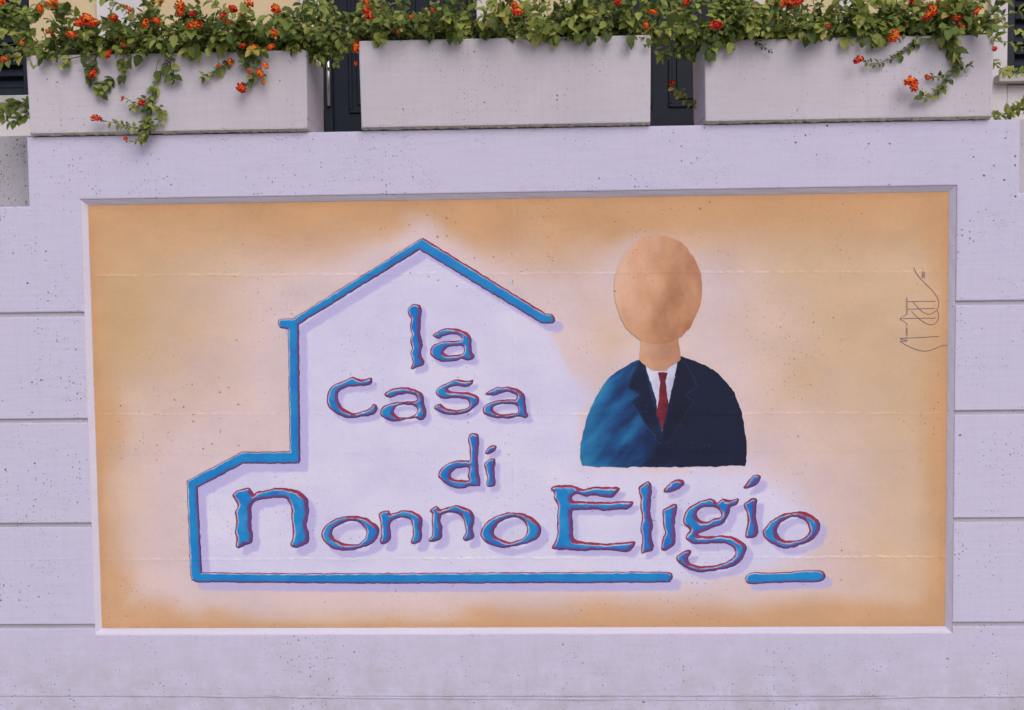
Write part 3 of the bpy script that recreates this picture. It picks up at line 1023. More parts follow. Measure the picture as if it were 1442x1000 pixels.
# ------------------------------------------------------------------ planters
PFY = -0.030
PDEP = 0.325
PLANT = [((40, 434), (74, 189), 'left'), ((507, 917.5), (53, 178), 'mid'), ((992, 1399), (52, 171), 'right')]
pl_lab = ['white concrete trough planter with several flowering sprigs trailing far down its face',
          'white concrete trough planter with bare face between the two dark doorway gaps',
          'white concrete trough planter with one long curling sprig hanging to its lower edge']
PINFO = []
for k, ((xa, xb), (yt, yb), _) in enumerate(PLANT):
    x0 = P3(xa, yb - 3, PFY).x
    x1 = P3(xb, yb - 3, PFY).x
    zb = Z(TOP) + 0.005
    zt = P3((xa + xb) / 2, yt, PFY).z
    root = empty('planter', ((x0 + x1) / 2, PFY + PDEP / 2, Z(TOP)), pl_lab[k], 'planter', 'concrete planters on top of the wall')
    y0, y1 = PFY, PFY + PDEP
    bm = bmesh.new()
    th_ = 0.038
    # hollow trough, walls slightly drawn in towards the foot
    tp = 0.004
    o_b = [(x0 + tp, y0 + tp), (x1 - tp, y0 + tp), (x1 - tp, y1 - tp), (x0 + tp, y1 - tp)]
    o_t = [(x0, y0), (x1, y0), (x1, y1), (x0, y1)]
    i_t = [(x0 + th_, y0 + th_), (x1 - th_, y0 + th_), (x1 - th_, y1 - th_), (x0 + th_, y1 - th_)]
    i_b = [(x0 + th_ + .01, y0 + th_ + .01), (x1 - th_ - .01, y0 + th_ + .01), (x1 - th_ - .01, y1 - th_ - .01), (x0 + th_ + .01, y1 - th_ - .01)]
    zc = zb + 0.007
    R = [[bm.verts.new((x, y, z)) for x, y in ring] for ring, z in ((o_b, zc), (o_t, zt), (i_t, zt), (i_b, zb + 0.05))]
    for a, b in zip(R[:-1], R[1:]):
        for i in range(4):
            bm.faces.new((a[i], a[(i + 1) % 4], b[(i + 1) % 4], b[i]))
    bm.faces.new(R[-1])
    bm.faces.new(R[0][::-1])
    bmesh.ops.recalc_face_normals(bm, faces=bm.faces)
    es = [e_ for e_ in bm.edges if not all(abs(v.co.z - zc) < 1e-6 or abs(v.co.z - zb - .05) < 1e-6 for v in e_.verts)]
    bmesh.ops.bevel(bm, geom=es, offset=0.006, segments=2, affect='EDGES', profile=0.5)
    bm_obj('trough', bm, M_PLANTER, root)
    # chipped raw foot rim
    n = 90
    rs = random.Random(50 + k)
    V, F = [], []
    for i in range(n + 1):
        t = i / n
        x = x0 + tp + (x1 - x0 - 2 * tp) * t
        ch = rs.uniform(0, 1) ** 3
        V += [(x, y0 + tp - 0.0006, zc + 0.003 + rs.uniform(-.002, .003)), (x, y0 + tp + 0.003 + 0.004 * ch, zb + 0.004 + rs.uniform(-.001, .0035)),
              (x, y0 + tp + 0.014 + 0.01 * ch, zb + rs.uniform(-.004, .0015)), (x, y1 - tp, zb + 0.001), (x, y1 - tp, zc)]
    for i in range(n):
        for q in range(4):
            a = 5 * i + q
            F.append((a, a + 1, a + 6, a + 5))
    F.append((0, 1, 2, 3, 4))
    F.append((5 * n + 4, 5 * n + 3, 5 * n + 2, 5 * n + 1, 5 * n))
    mesh_obj('foot_rim', V, F, M_RAW, root)
    for fx in (x0 + 0.10, x1 - 0.16):
        box_obj('foot', fx, fx + 0.06, y0 + 0.05, y1 - 0.05, Z(TOP), zb + 0.003, M_RAW, root)
    bm = bmesh.new()
    bmesh.ops.create_grid(bm, x_segments=30, y_segments=8, size=1)
    for v in bm.verts:
        v.co = Vector(((x0 + x1) / 2 + v.co.x * (x1 - x0 - 2 * th_ + .004) / 2, (y0 + y1) / 2 + v.co.y * (PDEP - 2 * th_ + .004) / 2, zt - 0.05 + rs.uniform(-.008, .012)))
    bm_obj('soil', bm, M_SOIL, root, True)
    PINFO.append((x0, x1, y0, y1, zb, zt))

# ------------------------------------------------------------------ house facade behind the terrace
FY = 2.35
house = empty('house_facade', (0, FY, TERZ), 'beige rendered house front with white trim behind the flowers', 'house')


def fx_(px, py=60):
    return P3(px, py, FY).x


def fz_(py, px=720):
    return P3(px, py, FY).z


ZTOP = TERZ + 4.2
# openings: door 1, door 2, window left, window right
D1 = (fx_(452), fx_(672))
D2 = (fx_(812), fx_(1052))
WL = (fx_(-150), fx_(43))
WR = (fx_(1416), fx_(1610))
dz1 = TERZ + 2.25
wlz = (fz_(138, 20), fz_(138, 20) + 1.35)
wrz = (fz_(108, 1430), fz_(108, 1430) + 1.35)
xs = [-9, WL[0], WL[1], D1[0], D1[1], D2[0], D2[1], WR[0], WR[1], 9]


def wallpiece(x0, x1, z0, z1):
    box_obj('wall', x0, x1, FY, FY + 0.25, z0, z1, M_BEIGE, house)


for a, b in ((0, 1), (2, 3), (4, 5), (6, 7), (8, 9)):
    wallpiece(xs[a], xs[b], TERZ, ZTOP)
wallpiece(*WL, TERZ, wlz[0])
wallpiece(*WL, wlz[1], ZTOP)
wallpiece(*WR, TERZ, wrz[0])
wallpiece(*WR, wrz[1], ZTOP)
wallpiece(*D1, dz1, ZTOP)
wallpiece(*D2, dz1, ZTOP)
box_obj('roof_slab', -9.3, 9.3, FY - 0.5, FY + 4, ZTOP, ZTOP + 0.2, M_WHITE, house)
# white pilaster strips and frames, proud of the render
for a, b in ((140, 205), (672, 690), (795, 812), (1052, 1072), (1180, 1205), (1392, 1416), (425, 452)):
    box_obj('pilaster', fx_(a), fx_(b), FY - 0.03, FY + 0.02, TERZ + 0.004, ZTOP - .01, M_WHITE, house, 0.004)
for W_, zz, px0, px1 in ((WL, wlz, -150, 43), (WR, wrz, 1416, 1610)):
    sh = box_obj('shutter', W_[0] + 0.003, W_[1] - 0.003, FY + 0.06, FY + 0.085, zz[0], zz[1], M_SHUT, house)
    fr = bmesh.new()
    for a in (W_[0] + 0.002, (W_[0] + W_[1]) / 2 - 0.03, W_[1] - 0.062):
        add_box(fr, a, a + 0.06, FY + 0.012, FY + 0.058, zz[0] + .002, zz[1] - .002, 0.003, 1)
    for z_ in (zz[0] + .004, zz[1] - 0.074):
        add_box(fr, W_[0] + .064, W_[1] - .064, FY + 0.015, FY + 0.056, z_, z_ + 0.07, 0.003, 1)
    bm_obj('shutter_frame', fr, M_SHUT, sh)
    box_obj('sill', W_[0] - 0.08, W_[1] + 0.08, FY - 0.10, FY + 0.01, zz[0] - 0.05, zz[0] - 0.002, M_SILL, house, 0.006)
    box_obj('apron', W_[0] + 0.004, W_[1] - 0.004, FY - 0.024, FY - 0.003, zz[0] - 0.27, zz[0] - 0.056, M_WHITE, house, 0.004)
    slat = None
    mid = (W_[0] + W_[1]) / 2
    for half in ((W_[0] + 0.062, mid - 0.03), (mid + 0.03, W_[1] - 0.062)):
        nsl = 17
        for i in range(nsl):
            z_ = zz[0] + 0.10 + i * (zz[1] - zz[0] - 0.20) / (nsl - 1)
            bm = bmesh.new()
            add_box(bm, half[0] - mid, half[1] - mid, -0.003, 0.003, -0.040, 0.040, 0.0025, 1)
            bmesh.ops.rotate(bm, verts=bm.verts, cent=(0, 0, 0), matrix=Matrix.Rotation(math.radians(-38), 3, 'X'))
            o = bm_obj('slat', bm, M_SHUT, sh)
            o.matrix_world = Matrix.Translation((mid, FY + 0.034, z_))


def make_door(D, hside):
    x0, x1 = D
    dr = box_obj('door', x0 + 0.004, x1 - 0.004, FY + 0.07, FY + 0.12, TERZ + 0.01, dz1 - 0.004, M_NAVY, house)
    fr = bmesh.new()
    for a in (x0 + .002, x1 - 0.062):
        add_box(fr, a, a + 0.06, FY + 0.02, FY + 0.10, TERZ + .006, dz1 - .002, 0.004, 1)
    add_box(fr, x0 + .064, x1 - .064, FY + 0.022, FY + 0.098, dz1 - 0.065, dz1 - .004, 0.004, 1)
    bm_obj('door_frame', fr, M_NAVY, dr)
    pz = fz_(157, 490)
    xm = (x0 + x1) / 2
    for px0, px1 in ((x0 + 0.16, xm - 0.05), (xm + 0.05, x1 - 0.16)):
        for z0, z1 in ((TERZ + 0.14, pz - 0.12), (pz, dz1 - 0.22)):
            b = bmesh.new()
            m = 0.022
            add_box(b, px0, px1, FY + 0.055, FY + 0.0695, z0, z0 + m, 0.004, 1)
            add_box(b, px0, px1, FY + 0.055, FY + 0.0695, z1 - m, z1, 0.004, 1)
            add_box(b, px0, px0 + m, FY + 0.056, FY + 0.0695, z0 + m, z1 - m, 0.004, 1)
            add_box(b, px1 - m, px1, FY + 0.056, FY + 0.0695, z0 + m, z1 - m, 0.004, 1)
            bm_obj('panel_moulding', b, M_NAVY, dr)
            box_obj('door_panel', px0 + 0.05, px1 - 0.05, FY + 0.060, FY + 0.0695, z0 + 0.05, z1 - 0.05, M_NAVY, dr, 0.004, 1)
    hb = bmesh.new()
    hx = P3(463.5, 140, FY + 0.01).x if hside == 'photo' else x0 + 0.09
    hz0, hz1 = fz_(149, 463), fz_(149, 463) + 0.42
    tube(hb, [Vector((hx, FY + 0.005, hz0)), Vector((hx, FY + 0.005, hz1))], 0.013, 12)
    for z_ in (hz0 + 0.035, hz1 - 0.035):
        tube(hb, [Vector((hx, FY + 0.007, z_)), Vector((hx, FY + 0.072, z_))], 0.008, 8)
    bm_obj('door_handle', hb, M_STEEL, dr, True)


make_door(D1, 'photo')
make_door(D2, 'x')


# ------------------------------------------------------------------ lantana in the planters
def leaf_mat(name, attr):
    N = NT(name)
    if attr:
        f = N.n('ShaderNodeAttribute', attribute_name='tone').outputs['Fac']
    else:
        f = N.n('ShaderNodeObjectInfo').outputs['Random']
    g = N.n('ShaderNodeNewGeometry')
    col = N.ramp(f, [(0.0, (0.050, 0.085, 0.024)), (0.35, (0.13, 0.185, 0.042)), (0.7, (0.27, 0.32, 0.070)), (0.93, (0.42, 0.45, 0.130)), (1.0, (0.50, 0.40, 0.12))])
    nz = N.noise(g.outputs['Position'], 130, 4, 0.7)
    col = N.mix(N.math('MULTIPLY', nz, 0.45), col, N.mix(1.0, col, (0.55, 0.6, 0.5), 'MULTIPLY'))
    p = N.n('ShaderNodeBsdfPrincipled')
    N.l(col, p.inputs['Base Color'])
    p.inputs['Roughness'].default_value = 0.55
    p.inputs['Specular IOR Level'].default_value = 0.35
    b = N.n('ShaderNodeBump')
    b.inputs['Strength'].default_value = 0.5
    b.inputs['Distance'].default_value = 0.002
    N.l(nz, b.inputs['Height'])
    N.l(b.outputs[0], p.inputs['Normal'])
    tr = N.n('ShaderNodeBsdfTranslucent')
    N.l(N.mix(1.0, col, (1.25, 1.3, 0.6), 'MULTIPLY'), tr.inputs[0])
    mx = N.n('ShaderNodeMixShader')
    mx.inputs[0].default_value = 0.28
    N.l(p.outputs[0], mx.inputs[1])
    N.l(tr.outputs[0], mx.inputs[2])
    N.l(mx.outputs[0], N.out.inputs[0])
    return N.m


M_LEAF = leaf_mat('lantana_leaf', False)
M_LEAFS = leaf_mat('lantana_foliage', True)
M_STEM = flat_noise_mat('lantana_stem', (0.20, 0.15, 0.08), (0.13, 0.10, 0.05), 30, 0.8, 0.3, 0.002)


def floret_mat(name):
    N = NT(name)
    at = N.n('ShaderNodeAttribute', attribute_name='tone')
    oi = N.n('ShaderNodeObjectInfo')
    s = N.math('ADD', at.outputs['Fac'], N.math('MULTIPLY', N.math('SUBTRACT', oi.outputs['Random'], 0.5), 0.55), True)
    col = N.ramp(s, [(0.0, (0.85, 0.27, 0.03)), (0.3, (0.80, 0.12, 0.02)), (0.65, (0.72, 0.04, 0.025)), (1.0, (0.52, 0.018, 0.03))])
    N.principled(col, 0.6, None, spec=0.25)
    return N.m


M_FLOR = floret_mat('lantana_petals')


# one leaf: ovate blade, folded along the midrib and curling, base at the origin, tip towards +X, face up +Z
LN = 6


def leaf_shape(seed):
    rs = random.Random(seed)
    V, F = [], []
    curl = rs.uniform(0.15, 0.5)
    fold = rs.uniform(0.15, 0.4)
    for i in range(LN + 1):
        t = i / LN
        wd = 0.36 * (math.sin(math.pi * min(1, (t * 0.93 + 0.07)) ** 0.72) ** 0.9) * (1 + 0.10 * (-1) ** i)
        if i == LN:
            wd = 0.0
        z = -curl * t * t * 0.55
        V += [(t, wd, z + fold * wd), (t, 0, z), (t, -wd, z + fold * wd)]
    for i in range(LN):
        a = 3 * i
        F += [(a, a + 1, a + 4, a + 3), (a + 1, a + 2, a + 5, a + 4)]
    return np.array(V), F


LEAVES = [leaf_shape(s) for s in range(5)]
LEAF_ME = []
for V, F in LEAVES:
    me = bpy.data.meshes.new('leaf')
    me.from_pydata(V.tolist(), [], F)
    me.polygons.foreach_set('use_smooth', [True] * len(F))
    me.materials.append(M_LEAF)
    LEAF_ME.append(me)


def flower_mesh(seed, nfl):
    rs = random.Random(seed)
    V, F, T = [], [], []
    ga = math.pi * (3 - math.sqrt(5))
    for i in range(nfl):
        if rs.random() < 0.14:
            continue
        t = (i + 0.5) / nfl
        pol = t * 1.45
        az = i * ga
        d = Vector((math.sin(pol) * math.cos(az), math.sin(pol) * math.sin(az), math.cos(pol) * 0.75))
        c0 = d * (0.0135 + rs.uniform(-.003, .0028))
        nrm = d.normalized()
        u = nrm.orthogonal().normalized()
        u.rotate(Matrix.Rotation(rs.uniform(0, 6), 3, nrm))
        v = nrm.cross(u)
        r = 0.0042 + 0.0016 * t + rs.uniform(-.0010, .0008)
        tone = min(1, max(0, (0.05 + 0.95 * t) + rs.uniform(-.15, .15)))
        b = len(V)
        V.append(c0 - nrm * 0.0012)
        T.append(max(0, tone - 0.35))
        for q in range(8):
            rr = r * (1.0 if q % 2 == 0 else 0.62)
            a = q * math.pi / 4
            V.append(c0 + (u * math.cos(a) + v * math.sin(a)) * rr + nrm * (0.0010 if q % 2 == 0 else 0))
            T.append(tone)
        for q in range(8):
            F.append((b, b + 1 + q, b + 1 + (q + 1) % 8))
        # corolla tube back to the stalk
        b2 = len(V)
        V.append(Vector((0, 0, -0.010)))
        T.append(1)
        F.append((b + 1, b + 4, b2))
        F.append((b + 4, b + 7, b2))
    me = bpy.data.meshes.new('flower_head')
    me.from_pydata([tuple(v) for v in V], [], F)
    at = me.attributes.new('tone', 'FLOAT', 'POINT')
    at.data.foreach_set('value', T)
    me.materials.append(M_FLOR)
    return me


FLOWERS = [flower_mesh(s, n) for s, n in ((1, 26), (2, 20), (3, 15), (4, 30))]


def frame(d, up):
    x = d.normalized()
    z = (up - x * up.dot(x))
    if z.length < 1e-4:
        z = x.orthogonal()
    z.normalize()
    return Matrix((x, z.cross(x), z)).transposed()


class Plant:
    def __init__(self, k, label, seed):
        x0, x1, y0, y1, zb, zt = PINFO[k]
        self.b = PINFO[k]
        self.rs = random.Random(seed)
        self.root = empty('lantana_plant', ((x0 + x1) / 2, (y0 + y1) / 2, zt - 0.05), label, 'plant', 'lantana plants in the planters')
        self.leaves = []           # (pos, matrix, size, tone, front)
        self.stem = bmesh.new()
        self.nfl = 0

    def leaf(self, p, d, size, tone, up=None, front=False):
        rs = self.rs
        if up is None:
            up = Vector((rs.uniform(-.5, .5), -0.75, 0.75 + rs.uniform(-.3, .3)))
        M = frame(d, up)
        self.leaves.append((p.copy(), M, size, min(1, max(0, tone)), front))

    def flower(self, p, scale=1.0, face=None):
        rs = self.rs
        me = rs.choice(FLOWERS)
        o = bpy.data.objects.new('flower_head', me)
        COL.objects.link(o)
        f = face or Vector((rs.uniform(-.5, .5), -1.0, rs.uniform(-.1, .8)))
        R_ = f.normalized().to_track_quat('Z', 'Y').to_matrix().to_4x4()
        S_ = Matrix.Rotation(rs.uniform(0, 6), 4, 'Z') @ Matrix.Diagonal((scale * rs.uniform(.95, 1.35), scale * rs.uniform(.75, 1.05), scale * rs.uniform(.8, 1.2), 1))
        o.parent = self.root
        o.matrix_parent_inverse = self.root.matrix_world.inverted()
        o.matrix_world = Matrix.Translation(p) @ R_ @ S_
        self.nfl += 1

    def sprig(self, pts, lsize=0.035, gap=0.018, tone=0.45, rad=0.0018, front=True, endleaf=True, tv=0.3):
        rs = self.rs
        if front:
            lsize *= 1.22
        P = [pts[0]]
        for i in range(len(pts) - 1):
            p0, p1, p2, p3 = pts[max(i - 1, 0)], pts[i], pts[i + 1], pts[min(i + 2, len(pts) - 1)]
            for j in range(1, 6):
                t = j / 5
                P.append(0.5 * ((2 * p1) + (-p0 + p2) * t + (2 * p0 - 5 * p1 + 4 * p2 - p3) * t * t + (-p0 + 3 * p1 - 3 * p2 + p3) * t ** 3))
        n = len(P)
        tube(self.stem, P, [rad * (1.25 - 0.8 * i / n) for i in range(n)], 5)
        acc = gap * 0.5
        side = rs.uniform(0, 3.14)
        for i in range(n - 1):
            sg = P[i + 1] - P[i]
            L_ = sg.length
            acc += L_
            if acc >= gap:
                acc = 0
                t = sg.normalized()
                u = t.cross(Vector((0, 1, 0)))
                if u.length < 1e-3:
                    u = Vector((1, 0, 0))
                u.normalize()
                v = t.cross(u)
                side += math.pi / 2 + rs.uniform(-.4, .4)
                for s in (1, -1):
                    if rs.random() < 0.13:
                        continue
                    o = (u * math.cos(side) + v * math.sin(side) * 0.6) * s
                    d = o + t * rs.uniform(0.1, 0.8) + Vector((0, -0.25, -0.45 * rs.random()))
                    if front and d.y > 0.05:
                        d.y = -rs.uniform(0.0, 0.3)
                    self.leaf(P[i] + o * 0.004, d, lsize * rs.uniform(0.6, 1.15), tone + rs.uniform(-tv, tv), None, front)
        if endleaf:
            for _ in range(2):
                self.leaf(P[-1], sg.normalized() + Vector((rs.uniform(-.5, .5), rs.uniform(-.4, 0), rs.uniform(-.5, .5))), lsize * 0.6, tone + .15, None, front)

    def finish(self):
        # the leaves that show largest are parts of their own; the rest one mass
        cand = []
        for q in self.leaves:
            px, py = proj(np.array(q[0]))
            vis = -20 < px < IMW + 20 and -8 < py < 220
            cand.append((0 if (q[4] and vis) else 1 if (vis and q[0].y < self.b[2] + 0.10) else 2 if vis else 3, q[0].y - q[2] * 3, q))
        cand.sort(key=lambda c_: (c_[0], c_[1]))
        single = [c_[2] for c_ in cand[:290] if c_[0] < 3]
        rest = [c_[2] for c_ in cand[len(single):]]
        for (p, M, s, tone, fr) in single:
            o = bpy.data.objects.new('leaf', LEAF_ME[self.rs.randrange(5)])
            COL.objects.link(o)
            o.parent = self.root
            o.matrix_parent_inverse = self.root.matrix_world.inverted()
            o.matrix_world = Matrix.Translation(p) @ M.to_4x4() @ Matrix.Diagonal((s, s, s, 1))
        V, F, T = [], [], []
        off = 0
        for (p, M, s, tone, fr) in rest:
            lv, lf = LEAVES[self.rs.randrange(5)]
            V.append(lv @ (np.array(M).T * s) + np.array(p))
            F += [tuple(i + off for i in f) for f in lf]
            T += [tone] * len(lv)
            off += len(lv)
        me = bpy.data.meshes.new('foliage')
        me.from_pydata(np.concatenate(V).tolist(), [], F)
        me.polygons.foreach_set('use_smooth', [True] * len(F))
        at = me.attributes.new('tone', 'FLOAT', 'POINT')
        at.data.foreach_set('value', T)
        me.materials.append(M_LEAFS)
        o = bpy.data.objects.new('foliage', me)
        COL.objects.link(o)
        o.parent = self.root
        o.matrix_parent_inverse = self.root.matrix_world.inverted()
        o['kind'] = 'stuff'
        st = bm_obj('stems', self.stem, M_STEM, self.root, True)
        st['kind'] = 'stuff'

    def bush(self, n, dens, xr=None, hmax=0.40, low=0.035):
        """many arching shoots out of the soil; dens(px) thins them along the planter"""
        x0, x1, y0, y1, zb, zt = self.b
        rs = self.rs
        a, b = xr or (x0 + 0.04, x1 - 0.04)
        made = 0
        while made < n:
            x = rs.uniform(a, b)
            px, _ = proj(np.array((x, 0.05, zt)))
            if rs.random() > dens(px):
                made += 0.35
                continue
            made += 1
            p = Vector((x, rs.uniform(y0 + 0.06, y1 - 0.05), zt - 0.03))
            fwd = rs.random() < 0.62
            d = Vector((rs.uniform(-.8, .8), rs.uniform(-1.0, -.2) if fwd else rs.uniform(-.4, .6), rs.uniform(0.55, 1.3))).normalized()
            Ln = rs.uniform(0.16, hmax)
            stp = 0.022
            pts = [p.copy()]
            lo = zt - low * rs.uniform(0.0, 1.0)
            for i in range(int(Ln / stp)):
                d = (d + Vector((rs.uniform(-.18, .18), rs.uniform(-.18, .14), rs.uniform(-.20, .08) - 0.02))).normalized()
                q = pts[-1] + d * stp
                if q.y < y0 - 0.10:
                    q.y = y0 - 0.10
                if q.z < lo and q.y < y0 + .02:
                    break
                if q.z < zt - 0.01 and y0 - 0.012 < q.y < y1:
                    q.z = zt - 0.01
                pts.append(q)
            if len(pts) < 4:
                continue
            self.sprig(pts[::2] + [pts[-1]], rs.uniform(0.024, 0.052), rs.uniform(0.016, 0.026), rs.uniform(0.12, 0.85), 0.0022, False)
            if rs.random() < 0.03:
                self.flower(pts[-1] + Vector((0, -0.01, 0.006)), rs.uniform(0.8, 1.3), d + Vector((0, -.7, .3)))


def px_pts(pts, dep):
    """a hanging shoot: image outline placed just in front of the planter face"""
    out = []
    n = len(pts)
    for i, p in enumerate(pts):
        y = dep[0] + (dep[1] - dep[0]) * i / max(1, n - 1) if isinstance(dep, tuple) else dep
        out.append(P3(p[0], p[1], y))
    return out


def hang(pl, lst):
    # single leaves drooping over the rim
    for (x, y) in lst:
        s_ = rng.uniform(0.036, 0.052)
        tip = P3(x + rng.uniform(-2, 2), y - 12, rng.uniform(-0.075, -0.05))
        d_ = Vector((rng.uniform(-.35, .35), rng.uniform(-.25, .05), -1))
        pl.leaf(tip, d_, s_, 0.8, Vector((rng.uniform(-.6, .6), -1, 0.2)), True)
        up_ = tip + Vector((rng.uniform(-.02, .02), 0.03, 0.06))
        tube(pl.stem, [up_, tip.lerp(up_, .5) + Vector((0, -.006, 0.004)), tip], 0.0012, 4)


lab = ['orange flowering lantana with sprigs trailing over the planter face and into the first doorway gap',
       'lantana with few orange heads spilling along the rim of the bare faced planter',
       'lantana with one long curling sprig hanging down its planter beside the louvred shutter']
rng = random.Random(77)

# plant 1
p1 = Plant(0, lab[0], 11)
p1.bush(195, lambda px: 0.95 if px < 80 else 0.55 if px < 140 else 0.85 if px < 290 else 0.6 if px < 330 else 0.9)
FR = (-0.030, -0.055)
p1.sprig(px_pts([(112, 52), (100, 66), (92, 82), (90, 92)], FR), 0.036, 0.020, 0.4)
p1.sprig(px_pts([(70, 55), (58, 66), (74, 82)], FR), 0.03, 0.016, 0.4)
p1.sprig(px_pts([(150, 62), (132, 85), (126, 106), (138, 124), (146, 134)], FR), 0.030, 0.011, 0.3)
p1.sprig(px_pts([(190, 62), (172, 84), (176, 98), (170, 112)], FR), 0.034, 0.016, 0.5)
p1.sprig(px_pts([(160, 110), (150, 118), (140, 130)], FR), 0.026, 0.010, 0.25)
p1.sprig(px_pts([(243, 82), (230, 98), (222, 116), (213, 136), (206, 160), (201, 186), (199, 200)], (-0.03, -0.05)), 0.024, 0.012, 0.35)
p1.sprig(px_pts([(206, 140), (190, 148), (185, 152)], -0.05), 0.022, 0.008, 0.35)
p1.sprig(px_pts([(215, 148), (228, 156), (222, 176)], -0.05), 0.024, 0.009, 0.3)
p1.sprig(px_pts([(205, 165), (212, 180), (206, 196)], -0.05), 0.026, 0.008, 0.3)
p1.sprig(px_pts([(200, 182), (180, 178), (160, 173), (145, 170)], -0.05), 0.020, 0.011, 0.25)
p1.sprig(px_pts([(204, 192), (192, 199), (178, 197)], -0.06), 0.014, 0.012, 0.3)
p1.sprig(px_pts([(190, 148), (180, 140), (173, 138)], -0.06), 0.012, 0.02, 0.3)
p1.sprig(px_pts([(366, 100), (372, 110), (371, 116)], -0.06), 0.016, 0.012, 0.3)
p1.sprig(px_pts([(146, 170), (140, 168), (136, 167)], -0.06), 0.012, 0.02, 0.3)
p1.sprig(px_pts([(228, 50), (232, 62), (238, 74)], FR), 0.050, 0.020, 0.85, tv=.12)
p1.sprig(px_pts([(258, 48), (266, 62), (270, 78)], FR), 0.048, 0.020, 0.75, tv=.15)
p1.sprig(px_pts([(290, 50), (304, 60), (314, 68)], FR), 0.046, 0.020, 0.88, tv=.12)
p1.sprig(px_pts([(240, 92), (243, 104), (244, 112)], FR), 0.034, 0.02, 0.7)
p1.sprig(px_pts([(330, 62), (340, 74), (362, 82), (366, 96), (352, 112), (344, 120)], FR), 0.026, 0.011, 0.35)
p1.sprig(px_pts([(326, 84), (312, 96), (300, 106), (286, 109)], FR), 0.026, 0.013, 0.35)
p1.sprig(px_pts([(345, 60), (352, 78), (342, 92)], FR), 0.026, 0.010, 0.3)
for i in range(26):                      # mass spilling into the gap beside the door
    x = rng.uniform(400, 498)
    ty = 52 + 50 * max(0, min(1, (x - 395) / 55)) * rng.uniform(0.2, 1.0)
    sx = x + rng.uniform(-22, 10)
    p1.sprig(px_pts([(sx, rng.uniform(0, 30)), ((sx + x) / 2 + rng.uniform(-8, 8), ty * 0.55 + 8), (x, ty)], (rng.uniform(-.02, .12), rng.uniform(-.06, .08))),
             rng.uniform(.026, .040), 0.016, rng.uniform(.3, .75), front=x < 440)
for i in range(16):                      # left end, over the louvred window
    x = rng.uniform(-30, 40)
    p1.sprig(px_pts([(x + rng.uniform(0, 35), rng.uniform(-5, 15)), (x + rng.uniform(0, 15), 24), (x, rng.uniform(20, 52))], (0.1, rng.uniform(0, .1))),
             rng.uniform(.03, .044), 0.017, rng.uniform(.3, .75), front=False)
p1.sprig(px_pts([(48, 40), (30, 72), (12, 84), (-10, 88)], (0.12, 0.06)), 0.036, 0.018, 0.6)
p1.sprig(px_pts([(44, 150), (30, 144), (14, 150), (2, 160), (-12, 158)], (0.06, 0.10)), 0.034, 0.011, 0.5)
p1.sprig(px_pts([(42, 158), (32, 164), (14, 172), (6, 168)], (0.06, 0.10)), 0.032, 0.012, 0.4)
FL1 = [(57, 13, 1.3), (75, 7, 1.5), (123, 28, 1.7), (112, 32, 1.3), (134, 33, 1.3), (101, 49, 1.2), (161, 26, 1.4), (181, 13, 1.1), (254, 8, 1.5), (254, 17, 1.2), (205, 33, 1.2), (220, 30, 1.1),
       (277, 35, 1.4), (315, 24, 1.1), (321, 32, .9), (351, 5, 1.4), (388, 13, 1.5), (30, 62, 1.1), (6, 84, 1.2), (153, 77, 1.0), (131, 104, 1.2), (342, 65, .9), (356, 69, 1.2), (382, 66, .9),
       (325, 88, .9), (308, 92, .6), (373, 93, 1.0), (366, 104, 1.3), (351, 100, .9), (340, 124, 1.5), (135, 167, 1.4), (200, 145, 1.0), (173, 138, .6), (177, 196, .8), (386, 47, 1.1), (454, 50, .8),
       (2, 3, 1.2), (340, 20, .8), (271, 20, 1.0), (502, 64, 1.3), (502, 70, 1.1), (501, 90, .6), (371, 117, .7)]


def put_flowers(pl, lst, ysel):
    for (x, y, s) in lst:
        dep = ysel(x, y)
        pl.flower(P3(x, y, dep), s * 0.98 * rng.uniform(.92, 1.1))


for q in ([(92, 84), (130, 76), (160, 70), (190, 64)], [(462, 28), (474, 44), (490, 60)], [(236, 84), (250, 66), (262, 50)], [(300, 62), (280, 66), (262, 64)]):
    p1.sprig(px_pts(q, (-0.05, -0.05)), 0.03, 9, 0.5, 0.0022, endleaf=False)
hang(p1, [(145, 84), (182, 96), (197, 90), (232, 108), (218, 112), (246, 62), (235, 66), (268, 78), (262, 84), (283, 84), (295, 80), (308, 74), (120, 92), (92, 90), (82, 84), (307, 108), (276, 74), (240, 72), (227, 70), (320, 70)])
put_flowers(p1, FL1, lambda x, y: -0.075 if y > 62 and 50 < x < 440 else (-0.11 if x < 440 and x > 45 else -0.02))
p1.finish()

# plant 2
p2 = Plant(1, lab[1], 23)
p2.bush(185, lambda px: 0.95 if px < 625 else 0.35 if px < 700 else 0.6 if px < 745 else 1.0, low=0.03)
for (x, y, s, t) in ((528, 48, .03, .5), (604, 48, .036, .7), (636, 50, .036, .75), (650, 48, .036, .6), (725, 44, .03, .6), (760, 52, .048, .9), (785, 55, .048, .92),
                     (812, 50, .046, .85), (828, 48, .04, .8), (856, 44, .034, .6), (888, 55, .044, .7), (740, 44, .03, .6), (566, 44, .03, .5)):
    p2.sprig(px_pts([(x - 3, y - 30), (x - 2, y - 16), (x + rng.uniform(-3, 3), y - 2)], (-0.03, -0.05)), s, 0.019, t, tv=.15)
for i in range(13):
    x = rng.uniform(880, 985)
    p2.sprig(px_pts([(x + rng.uniform(-20, 20), rng.uniform(-5, 15)), (x, 28), (x + rng.uniform(-8, 8), rng.uniform(36, 62))], (rng.uniform(-.03, .1), rng.uniform(-.05, .08))),
             rng.uniform(.03, .042), 0.016, rng.uniform(.3, .8), front=False)
